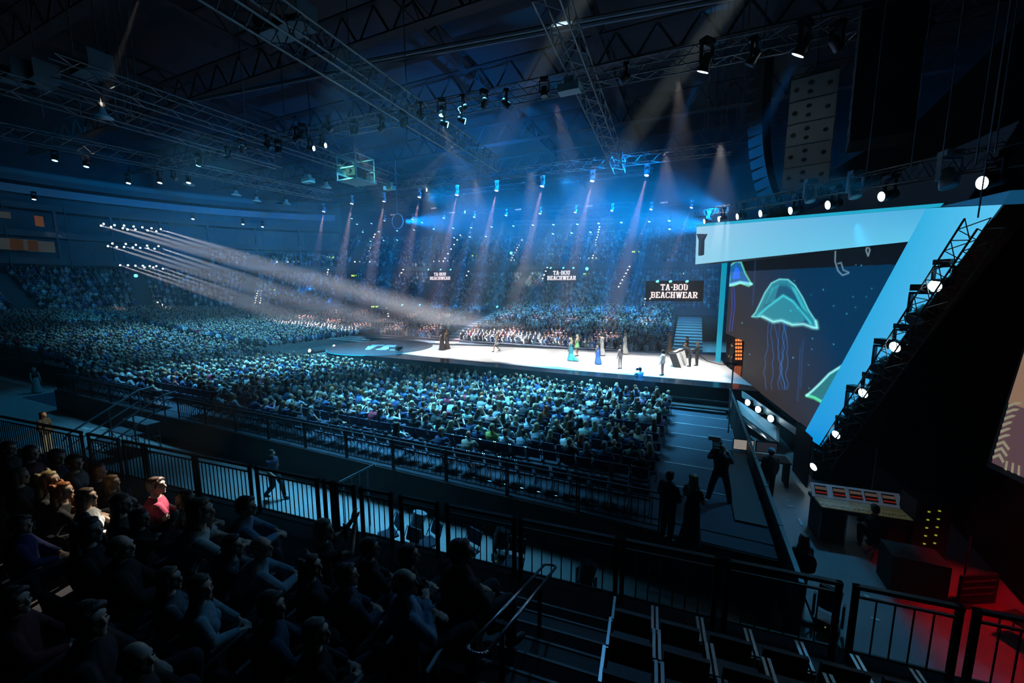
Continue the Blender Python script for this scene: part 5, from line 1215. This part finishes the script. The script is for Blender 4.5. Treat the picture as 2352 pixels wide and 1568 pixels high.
def tseat(u, s, k, label, name='tribune_seat', armc=True):
    r = empty(name, us(u, s, TRI[k][1]), ANG); tag(r, label, 'seat', 'folding seats of the near tribune')
    MB().loft([[V((-.23, -.2 - .06 * t, .38 + .45 * t)), V((.23, -.2 - .06 * t, .38 + .45 * t)), V((.23, -.25 - .06 * t, .38 + .45 * t)), V((-.23, -.25 - .06 * t, .38 + .45 * t))] for t in (0, .8, 1)]).build('backrest', m_tseat, r)
    MB().box((0, 0, .42), (.44, .4, .06)).build('seat', m_tseat, r)
    for x in (-.26, .26): MB().box((x, -.0, .60), (.035, .42, .03)).box((x - .0, -.02, .5), (.025, .06, .2)).box((x, -.22, .3), (.03, .04, .6)).build('armrest', m_arm, r)
    return r
m_tseat = mat('dark_seat_plastic', (.012, .016, .028), .5); m_arm = mat('silver_armrest', (.45, .5, .53), .3, .8)
taken = set()
for i, (hp_, fem, pose, sl, hr, hcn, tc, lab) in enumerate(NP):
    d = ray(*hp_); best = None
    for k in range(0, 8):
        s_k = 5.3 - .8 * k; t = s_k / (d.dot(S)); p = CAM + d * t; fz = TRI[k][1]; e = abs((p.z - fz) / 1.2 - 1.12)
        if best is None or e < best[0]: best = (e, k, p, fz)
    e, k, p, fz = best; J_ = joints(pose); hl = J_['N'] + V((0, .022, .155)); sc = max(.9, min(1.28, (p.z - fz) / hl.z))
    rz = ANG + math.radians(-32 + (i * 37 % 11) - 5); off = Matrix.Rotation(rz, 3, 'Z') @ V((hl.x, hl.y, 0)) * sc
    yw = math.radians(-34 - (i * 53 % 13)); loc = V((p.x, p.y, fz)) - off
    pr = person(loc, rz, pose, bool(fem), sl, 'trousers', hr, tc, (.02, .025, .04) if i != 6 else (.1, .03, .05), hcn, yaw=round(yw * 6) / 6, pitch=.12, voxel=.0105, label=lab, group='spectators on the near tribune', scale=sc,
                sk=(.62, .40, .30))
    if i in (8, 9, 15, 23):
        h_ = V((p.x, p.y, p.z)); R_ = Matrix.Rotation(rz + yw, 3, 'Z'); gb = MB()
        for s in (-1, 1):
            c_ = R_ @ V((s * .034, .102, .004)); pts = [h_ + c_ + R_ @ V((.024 * math.cos(a), 0, .018 * math.sin(a))) for a in [q * PI / 5 for q in range(11)]]; gb.tube(pts, .0025, 4)
            gb.tube([h_ + R_ @ V((s * .058, .1, .006)), h_ + R_ @ V((s * .08, 0, .002))], .0025, 4)
        g_ = gb.build('glasses', M_glassframe, pr); g_.matrix_parent_inverse = (Matrix.Translation(pr.location) @ Matrix.Rotation(rz, 4, 'Z') @ Matrix.Diagonal((sc, sc, sc, 1))).inverted()
    uu = (loc - V((0, 0, fz))).dot(U); tseat(uu, loc.dot(S) - .02, k, 'dark tribune seat under the ' + ' '.join(lab.replace(',', '').split()[:8]))
# empty seats on the right part
for k in range(0, 5):
    for j in range(11):
        u = -.05 + j * .58 + (k % 2) * .0
        tseat(u, 5.3 - .8 * k, k, 'empty dark seat, %s from the stairs in the %s row behind the railing' % (ORD[j], ['front', 'second', 'third', 'fourth', 'fifth'][k]))
ph_ = atz(790, 1232, 4.2)
# phone held up
d = ray(793, 1222); pp_ = CAM + d * 3.75
MB().box(pp_, (.075, .012, .15), -.4).build('phone', m_black, label='black phone held by the blonde woman at the railing', cat='phone')
# ------------------------------------------------------------------ railings
bal = {}
def railing(p0, p1, ztop, zbot, label, group, m=None, step=.115, post=.07, rail_h=.05, gap=.06, name='railing_panel', mid=.17):
    m = m or m_rail; p0, p1 = V((p0[0], p0[1], 0)), V((p1[0], p1[1], 0)); d = (p1 - p0); L = d.length; d.normalize(); a = math.atan2(d.y, d.x)
    r = empty(name, p0 + V((0, 0, zbot)), a); tag(r, label, 'railing', group); h = ztop - zbot
    MB().box((L / 2, 0, h - rail_h / 2), (L, .07, rail_h)).build('top_rail', m, r)
    MB().box((L / 2, 0, h - mid), (L, .03, .03)).build('mid_rail', m, r); MB().box((L / 2, 0, .1), (L, .03, .03)).build('bottom_rail', m, r)
    for x in (post / 2, L - post / 2): MB().box((x, 0, h / 2), (post, .05, h)).build('post', m, r)
    key = round(h, 2), m.name
    if key not in bal: bal[key] = MB().cyl((0, 0, .1), (0, 0, h - mid), .011, n=6).mesh('baluster', m)
    n = max(1, int((L - post * 2) / step)); 
    for i in range(1, n): o = bpy.data.objects.new('baluster', bal[key]); COL.objects.link(o); o.parent = r; o.location = (post + (L - 2 * post) * i / n, 0, 0)
    return r
PB = [(-160, 187), (200, 272), (281, 328), (332, 445), (448, 575), (586, 730), (741, 764), (768, 815), (826, 900), (917, 1007), (1024, 1186), (1192, 1207 + 215), (1427, 1653), (1667, 1935), (1960, 2214), (2237, 2420)]
def onrail(px):
    d = FW + RT * ((px - 1176) / FPX) - UP * ((955 + .2 * px - 784) / FPX) ; t = 6.2 / d.dot(S); return CAM + d * t
for i, (a, b) in enumerate(PB):
    pa, pb = onrail(a), onrail(b); ua, ub = pa.dot(U), pb.dot(U)
    railing(us(ua, 6.2)[:2], us(ub, 6.2)[:2], 3.0, 1.9, 'black steel railing panel of the near tribune, %s from the left' % ORD[i], 'railing panels of the near tribune', step=.125 if i < 11 else .17)
x = -33.2; i = 0
while x < -1.5:
    w_ = 2.05
    if not (-23.4 < x + w_ / 2 < -20.9): railing((x, 9.66), (x + w_ - .03, 9.66), 2.15, 1.18, 'black railing panel along the back of the seating deck, %s from the left' % ORD[i], 'railing panels of the seating deck', step=.16, post=.035, rail_h=.035); i += 1
    x += w_
for j, (a, b) in enumerate((((-33.3, 9.8), (-33.3, 12.6)), ((-33.3, 12.7), (-33.3, 15.6)))): railing(a, b, 2.2, 1.0, 'black railing panel across the left end of the deck, %s one' % ORD[j], None, step=.16)
# low wall with railing at the far left
struct('wall_left_podium', MB().box((-50, 12.3, .7), (20, .1, 1.4)).box((-40.2, 17, .7), (.1, 9.4, 1.4)), m_black)
for j in range(5): railing((-59.5 + j * 3.9, 12.2), (-55.7 + j * 3.9, 12.2), 2.5, 1.4, 'black railing above the low dark wall at far left, %s panel' % ORD[j], 'railing panels above the low wall', step=.16)
struct('floor_left_podium', MB().box((-57, 31, .1), (40, 37.5, .2)), m_dark)
m_mat_ = mat('dark_floor_mat', (.05, .07, .11), .8); struct('floor_mat', MB().box((-36.2, 11.4, .01), (6, 3.2, .02)), m_mat_)
# stairs up to the deck
stt = empty('access_stairs', (-22, 8.1, 0)); tag(stt, 'open metal stairs with handrails leading up to the seating deck', 'stairs')
m_st = mat('stair_blue_grey', (.22, .27, .31), .5)
for k in range(4):
    z = .3 * (k + 1) - .02; y = -1.0 + .55 * k
    MB().box((0, y, z), (2.0, .5, .05)).build('tread', m_st, stt)
    fr = MB()
    for xx in (-.95, .95): fr.cyl((xx, y - .2, 0), (xx, y - .2, z), .02).cyl((xx, y + .2, 0), (xx, y + .2, z), .02).cyl((xx, y - .2, z), (xx, y + .2, 0), .015)
    fr.cyl((-.95, y, z * .5), (.95, y, z * .5), .015).cyl((-.95, y - .2, z * .5), (-.95, y + .2, z * .5), .015).cyl((.95, y - .2, z * .5), (.95, y + .2, z * .5), .015)
    fr.build('trestle', m_st, stt)
for xx in (-1.02, 1.02):
    hr_ = MB(); hr_.tube([V((xx, -1.5, .85)), V((xx, -1.3, 1.1)), V((xx, 1.1, 2.35)), V((xx, 1.6, 2.4))], .04, 8).tube([V((xx, -1.4, .55)), V((xx, 1.1, 1.85))], .03, 8)
    for yy, zz in ((-1.3, 1.1), (0, 1.75), (1.1, 2.3)): hr_.cyl((xx, yy, 0 if yy < 1 else 1.1), (xx, yy, zz), .03)
    hr_.build('handrail', m_st, stt)
# white tape arrow and marks on the floor
mk = MB()
for a, b in (((190, 982), (212, 987)), ((196, 988), (217, 982)), ((233, 983), (239, 984))): pa, pb = atz(*a, .012), atz(*b, .012); mk.box((pa + pb) / 2, ((pb - pa).length, .16, .008), math.atan2((pb - pa).y, (pb - pa).x))
mk.build('tape_mark', m_strip, label='white tape arrow on the concrete floor at left', cat='tape')
for i, (a, b) in enumerate((((1808, 1161), (1823, 1163)), ((1834, 1190), (1842, 1205)), ((1806, 1148), (1812, 1151)), ((1986, 1366), (1998, 1372)), ((2000, 1418), (2020, 1424)))):
    pa, pb = atz(*a, .012), atz(*b, .012); MB().box((pa + pb) / 2, ((pb - pa).length, .07, .008), math.atan2((pb - pa).y, (pb - pa).x)).build('tape_mark', m_strip, label='short white tape strip on the backstage floor, %s one from the top left' % ORD[i], cat='tape', group='tape strips on the backstage floor')
# centre handrail of the aisle
ha, hb = atz(1098, 1490, 4.0), atz(1263, 1300, 2.95); hd_ = (hb - ha).normalized(); sd = U * .085
hrl = empty('stair_handrail', ha); tag(hrl, 'long looped steel handrail on two posts in the middle of the aisle stairs', 'handrail')
lp = []
for a in range(0, 181, 20): lp.append(hb - ha + sd * math.cos(math.radians(a)) + hd_ * .085 * math.sin(math.radians(a)))
for a in range(180, 361, 20): lp.append(sd * math.cos(math.radians(a)) + hd_ * .085 * math.sin(math.radians(a)))
lp.append(lp[0]); MB().tube(lp, .018, 10).build('loop', mat('brushed_rail_steel', (.5, .52, .55), .25, .9), hrl, smooth=True)
for f_ in (.22, .78): q = (hb - ha) * f_; MB().cyl(q + U * .0, q - V((0, 0, .98)), .028, n=8).box(q - V((0, 0, .02)), (.2, .04, .03), ANG).build('post', m_rail, hrl)
hr3 = empty('side_handrail', atz(800, 1115, 1.6)); tag(hr3, 'sloping blue grey handrail with thin bars behind the railing, in front of the deck wall', 'handrail')
a_, b_ = atz(770, 1112, 1.3), atz(862, 1066, 1.9); q = V(hr3.location); MB().cyl(a_ - q, b_ - q, .035).build('rail', m_st, hr3)
for f_ in (.2, .4, .6, .8): e_ = a_.lerp(b_, f_) - q; MB().cyl(e_, V((e_.x, e_.y, -q.z)), .015 if f_ < .75 else .03).build('bar', m_st, hr3)

# ------------------------------------------------------------------ barrier and backstage
for j in range(8):
    y0 = 8.4 + 2.0 * j; r = empty('barrier_panel', (2.15, y0, 0)); tag(r, 'black barrier panel between deck and backstage, %s from the camera end' % ORD[j], 'barrier', 'barrier panels beside the deck')
    MB().box((0, .98, .6 + (.15)), (.05, 1.94, 1.5)).build('board', m_black, r); MB().box((0, .98, 1.53), (.09, 1.96, .06)).build('top_rail', mat('barrier_rail', (.05, .12, .14), .4), r)
    MB().box((.3, .98, .05), (.6, .06, .06)).cyl((.55, .98, .05), (.03, .98, 1.3), .02).build('brace', m_dark, r)
mp = empty('mic_stand', atz(1673, 990, .6)); tag(mp, 'tall thin pole with short crossbar at the far end of the barrier', 'stand')
MB().cyl((0, 0, -.2), (0, 0, 3.1), .03).build('pole', m_alu, mp); MB().box((-.05, 0, 3.1), (.5, .06, .05)).build('crossbar', m_black, mp)
# monitors behind the barrier
dk = empty('monitor_desk', atz(1745, 1050, .9), .1); tag(dk, 'black desk with flat monitors behind the barrier', 'desk')
z0 = dk.location.z
MB().box((0, 0, 0), (1.8, .7, .05)).box((-.85, 0, -z0 / 2), (.05, .6, z0)).box((.85, 0, -z0 / 2), (.05, .6, z0)).build('table', m_black, dk)
for x_, c_ in ((-.5, (.5, .45, .4)), (.25, (.03, .035, .05))):
    mo = MB().box((x_, .25, .32), (.7, .04, .42)).build('monitor', m_black, dk); MB().box((x_, .225, .32), (.64, .01, .36)).build('display', mat('monitor_picture', (.05, .05, .05), .3, emit=c_, es=.5, noise=.3), mo)
MB().box((1.35, .2, .2), (.05, 1.4, 1.8)).build('side_screen', m_black, dk)
# mixing console
A_, B_ = atz(1880, 1160, 1.0), atz(2096, 1192, 1.0); dv = (B_ - A_); cw = dv.length; ca_ = math.atan2(dv.y, dv.x)
mx_ = empty('mixing_console', (A_ + B_) / 2 - V((0, 0, 1.0)), ca_); tag(mx_, 'wide mixing console with lit meters and faders on black flight cases', 'mixing console')
m_panel = mat('console_panel', (.42, .48, .55), .5, emit=(.25, .35, .5), es=.12); m_fader = mat('console_fader_bed', (.2, .22, .18), .5, emit=(.5, .5, .25), es=.06)
MB().box((0, .3, .98), (cw, .95, .1)).build('body', m_black, mx_)
o = MB().prism([V((-cw / 2, .42, 1.06)), V((cw / 2, .42, 1.06)), V((cw / 2, .68, 1.36)), V((-cw / 2, .68, 1.36))], (0, .05, -.03)).build('meter_bridge', m_panel, mx_); fix_normals(o)
MB().box((0, .12, 1.045), (cw * .97, .55, .02)).build('fader_bed', m_fader, mx_)
m_scr = mat('console_screen', (.01, .01, .012), .3); m_rd = mat('console_red_leds', (.3, .02, .02), .5, emit=(1, .06, .03), es=.28); m_am = mat('console_amber_leds', (.3, .15, .05), .5, emit=(.7, .45, .35), es=.2)
up_ = V((0, .26, .30)).normalized()
for i, fx in enumerate((-.40, -.19, .0, .17, .36)):
    c0 = V((cw * fx, .55, 1.215)) + V((0, -.03, .012)); w_ = cw * .14
    sc_ = MB().prism([c0 + V((-w_ / 2, 0, 0)) - up_ * .13, c0 + V((w_ / 2, 0, 0)) - up_ * .13, c0 + V((w_ / 2, 0, 0)) + up_ * .13, c0 + V((-w_ / 2, 0, 0)) + up_ * .13], (0, -.006, .006)).build('screen', m_scr, mx_); fix_normals(sc_)
    for nm, mm, lo_, hi in (('red_buttons', m_rd, -.09, -.05), ('amber_meters', m_am, 0.01, .09)):
        lb = MB()
        for q_ in range(9): cc = c0 + V((-w_ * .42 + w_ * .105 * q_, -.01, .01)); lb.add([cc + up_ * lo_ + V((-.007, 0, 0)), cc + up_ * lo_ + V((.007, 0, 0)), cc + up_ * hi + V((.007, 0, 0)), cc + up_ * hi + V((-.007, 0, 0))], [(0, 1, 2, 3)])
        lb.build(nm, mm, sc_)
fb = MB(); r6 = random.Random(6)
for i in range(46):
    x_ = -cw * .47 + cw * .94 * i / 45; fb.box((x_, -.05 + r6.uniform(-.06, .06), 1.065), (.018, .035, .02))
    for q_ in range(3): fb.box((x_, .18 + q_ * .07, 1.06), (.016, .016, .012))
fb.build('faders', m_strip, mx_)
for s, nm in ((-1, 'flight_case'), (1, 'flight_case')):
    MB().box((s * cw * .34, .3, .46), (cw * .28, .8, .92)).build(nm, m_black, mx_); fr = MB()
    for x_ in (-.5, .5):
        for z_ in (.05, .9): fr.box((s * cw * .34, -.11, z_), (cw * .28, .02, .04))
        fr.box((s * cw * .34 + x_ * cw * .28, -.11, .47), (.04, .02, .9))
    fr.build('case_edge', m_st, mx_)
pe = V(mx_.location) + Matrix.Rotation(ca_, 3, 'Z') @ V((.15, -.42, 0))
person(pe, ca_ + .05, 'sit_lean', False, 'long', 'trousers', 'short', (.012, .012, .014), BLK, 'dark', voxel=.012, label='sound engineer in black sitting at the mixing console', scale=1.05)
st_ = empty('stool', pe, ca_); tag(st_, 'black stool under the sound engineer', 'stool'); MB().cyl((0, -.05, .4), (0, -.05, .46), .2, n=16).build('seat', m_black, st_)
for a in range(4): MB().cyl((0, -.05, .4), (.22 * math.cos(a * PI / 2 + .7), -.05 + .22 * math.sin(a * PI / 2 + .7), 0), .015).build('leg', m_dark, st_)
MB().box((0, 0, .45), (1.0, .7, .9)).build('equipment_case', m_black, loc=V(mx_.location) + Matrix.Rotation(ca_, 3, 'Z') @ V((.35, -1.5, 0)), label='big black case behind the sound engineer', cat='case')
rk = empty('amplifier_rack', atz(2128, 1290, 0), ca_); tag(rk, 'black equipment rack with yellow green indicator lights right of the console', 'rack')
MB().box((0, .35, .8), (.7, .7, 1.6)).build('cabinet', m_black, rk); m_yg = mat('rack_leds', (.2, .25, .02), .5, emit=(.5, .55, .04), es=.5)
for i in range(6):
    for s in (-1, 1): MB().box((s * .1, -.01, .3 + i * .22 + s * .03), (.05, .01, .035)).build('indicator', m_yg, rk)
ts = empty('tripod_stand', atz(2003, 1122, 1.0) - V((0, 0, 1.0))); tag(ts, 'black tripod stand with tall pole behind the console', 'stand')
MB().cyl((0, 0, .2), (0, 0, 2.3), .018).build('pole', m_alu, ts)
for a in range(3): MB().cyl((0, 0, .7), (.4 * math.cos(a * 2.1), .4 * math.sin(a * 2.1), 0), .015).build('leg', m_alu, ts)
MB().box((0, 0, 2.3), (.5, .04, .04)).build('crossbar', m_black, ts)
# side screen at the right edge
bn0, bn1 = atx(2265, 1072, 6.2), atx(2362, 1118, 6.2)
sc0 = empty('side_screen', bn0); tag(sc0, 'tall screen at the right edge showing brown and striped picture', 'screen')
def bnp(px, py): return atx(px, py, 6.2) - bn0
m_br = mat('screen_brown', (.05, .04, .03), .5, emit=(.34, .20, .13), es=.7); m_mv = mat('screen_mauve', (.05, .04, .04), .5, emit=(.11, .06, .07), es=.8); m_zb = mat('screen_stripes', (.1, .1, .05), .5, emit=(.42, .38, .26), es=.6)
outer = [bnp(2265, 1070), bnp(2420, 1145), bnp(2420, 480), bnp(2352, 790)]
o = MB().prism(outer, (.12, 0, 0)).build('frame', mat('screen_frame', (.03, .03, .035), .5), sc0); fix_normals(o)
def face(poly, off, nm, m): o = MB().prism([bnp(*p) + V((-off, 0, 0)) for p in poly], (.004, 0, 0)).build(nm, m, sc0); fix_normals(o)
face([(2279, 1062), (2420, 1128), (2420, 600), (2356, 800)], .01, 'picture', m_mv)
face([(2318, 925), (2420, 960), (2420, 600), (2356, 805)], .016, 'picture_top', m_br)
for k in range(9):
    t = k / 8; y = 1050 - 118 * t; x0 = 2282 + 36 * t
    pts = [(x0 + 1, y + 4), (x0 + 1, y - 3), (x0 + 18, y - 9), (x0 + 28 + 4 * math.sin(k), y - 2 + (12 if k < 3 else -6)), (x0 + 24 + 4 * math.sin(k), y + 2 + (12 if k < 3 else -6)), (x0 + 15, y - 2)]
    face(pts, .022, 'stripe', m_zb)
face([(2310, 1078), (2314, 1058), (2318, 1060), (2315, 1081)], .022, 'stripe', m_zb); face([(2325, 1084), (2328, 1062), (2332, 1064), (2330, 1087)], .022, 'stripe', m_zb); face([(2340, 1090), (2342, 1068), (2346, 1070), (2345, 1093)], .022, 'stripe', m_zb)
# striped panel on the red lit floor and small things
o = MB().box((0, 0, .35), (.9, .06, .7), .5).build('striped_board', mat('dark_stripes', (.02, .02, .025), .6), loc=atz(2240, 1385, 0), label='dark striped board leaning beside the red lit floor', cat='board')
sb_ = MB()
for i in range(3): sb_.box((0, -.035, .25 + i * .16), (.8, .01, .04), .5)
sb_.build('stripe', mat('stripe_mauve', (.25, .18, .2), .6), o)
fl = empty('flag_pole', atz(2205, 1385, 0)); tag(fl, 'dark upright pole stand at the edge of the red light', 'stand'); MB().cyl((0, 0, 0), (.12, .25, 1.5), .02).build('pole', m_black, fl); MB().cyl((0, 0, 0), (0, 0, .03), .18, n=16).build('base', m_black, fl)
bc = empty('folding_chair', atz(2340, 1470, 0), .6); tag(bc, 'black chair on the red lit floor at the right edge', 'chair')
for me_, nm in ((MB().box((0, 0, .45), (.45, .45, .05)), 'seat'), (MB().box((0, -.22, .75), (.45, .04, .4)), 'backrest')): me_.build(nm, m_black, bc)
for x_ in (-.2, .2):
    for y_ in (-.2, .2): MB().cyl((x_, y_, 0), (x_, y_, .45 if y_ > 0 else .9), .015).build('leg', m_black, bc)
# floor lamps and spare chairs between railing and deck
for i, (px, py, lab) in enumerate(((960, 1245, 'grey floor lamp standing among the spare chairs behind the railing'), (1150, 1290, 'dark round floor lamp behind the railing near the stairs'), (1345, 1375, 'dark floor lamp with tiny green light behind the railing'), (1898, 1440, 'dark floor lamp behind the railing at right'))):
    p = atz(px, py, 0); r = empty('floor_lamp_fixture', p, -.4); tag(r, lab, 'stage light')
    MB().box((0, 0, .1), (.4, .3, .2)).build('base', m_body, r); yk = MB()
    for s in (-1, 1): yk.box((s * .24, 0, .4), (.04, .1, .5))
    yk.build('yoke', m_body, r); MB().cyl((0, -.06, .45), (0, .1, .85), .17, .2, n=16).build('head', m_bodyb if i == 0 else m_body, r, smooth=False); MB().box((0, -.16, .1), (.02, .01, .02)).build('indicator', m_yg, r)
for i, (px, py) in enumerate(((895, 1262), (985, 1282), (1075, 1305), (935, 1240 + 62), (1180, 1330))):
    chair(atz(px, py, 0), 2.6 + i * .15, 'spare dark blue chair behind the railing, %s from the left' % ORD[i], 'spare chairs behind the railing', 'spare_chair')
haze = bpy.data.materials.new('haze'); haze.use_nodes = True
nt = haze.node_tree; nt.nodes.remove(nt.nodes['Principled BSDF'])
vsn = nt.nodes.new('ShaderNodeVolumeScatter'); vsn.inputs['Density'].default_value = 0.0022; vsn.inputs['Color'].default_value = (1, 1, 1, 1); vsn.inputs['Anisotropy'].default_value = 0.0
nt.links.new(vsn.outputs[0], nt.nodes['Material Output'].inputs['Volume'])
MB().box((-40, 45, 14), (120, 110, 40)).build('haze', haze, label='thin theatrical haze filling the whole hall', cat='haze', kind='stuff')
thick = haze.copy(); thick.name = 'thick_haze'; thick.node_tree.nodes['Volume Scatter'].inputs['Density'].default_value = 0.006
MB().box((-24, 51, 10.2), (54, 24, 15)).build('added_haze_veil', thick, label='extra haze added before the far tiers to veil them in blue', cat='haze', kind='stuff')  # added volume: veils the tiers and strengthens the blue cones
if 'tmp' in bpy.data.scenes: bpy.data.scenes.remove(bpy.data.scenes['tmp'])
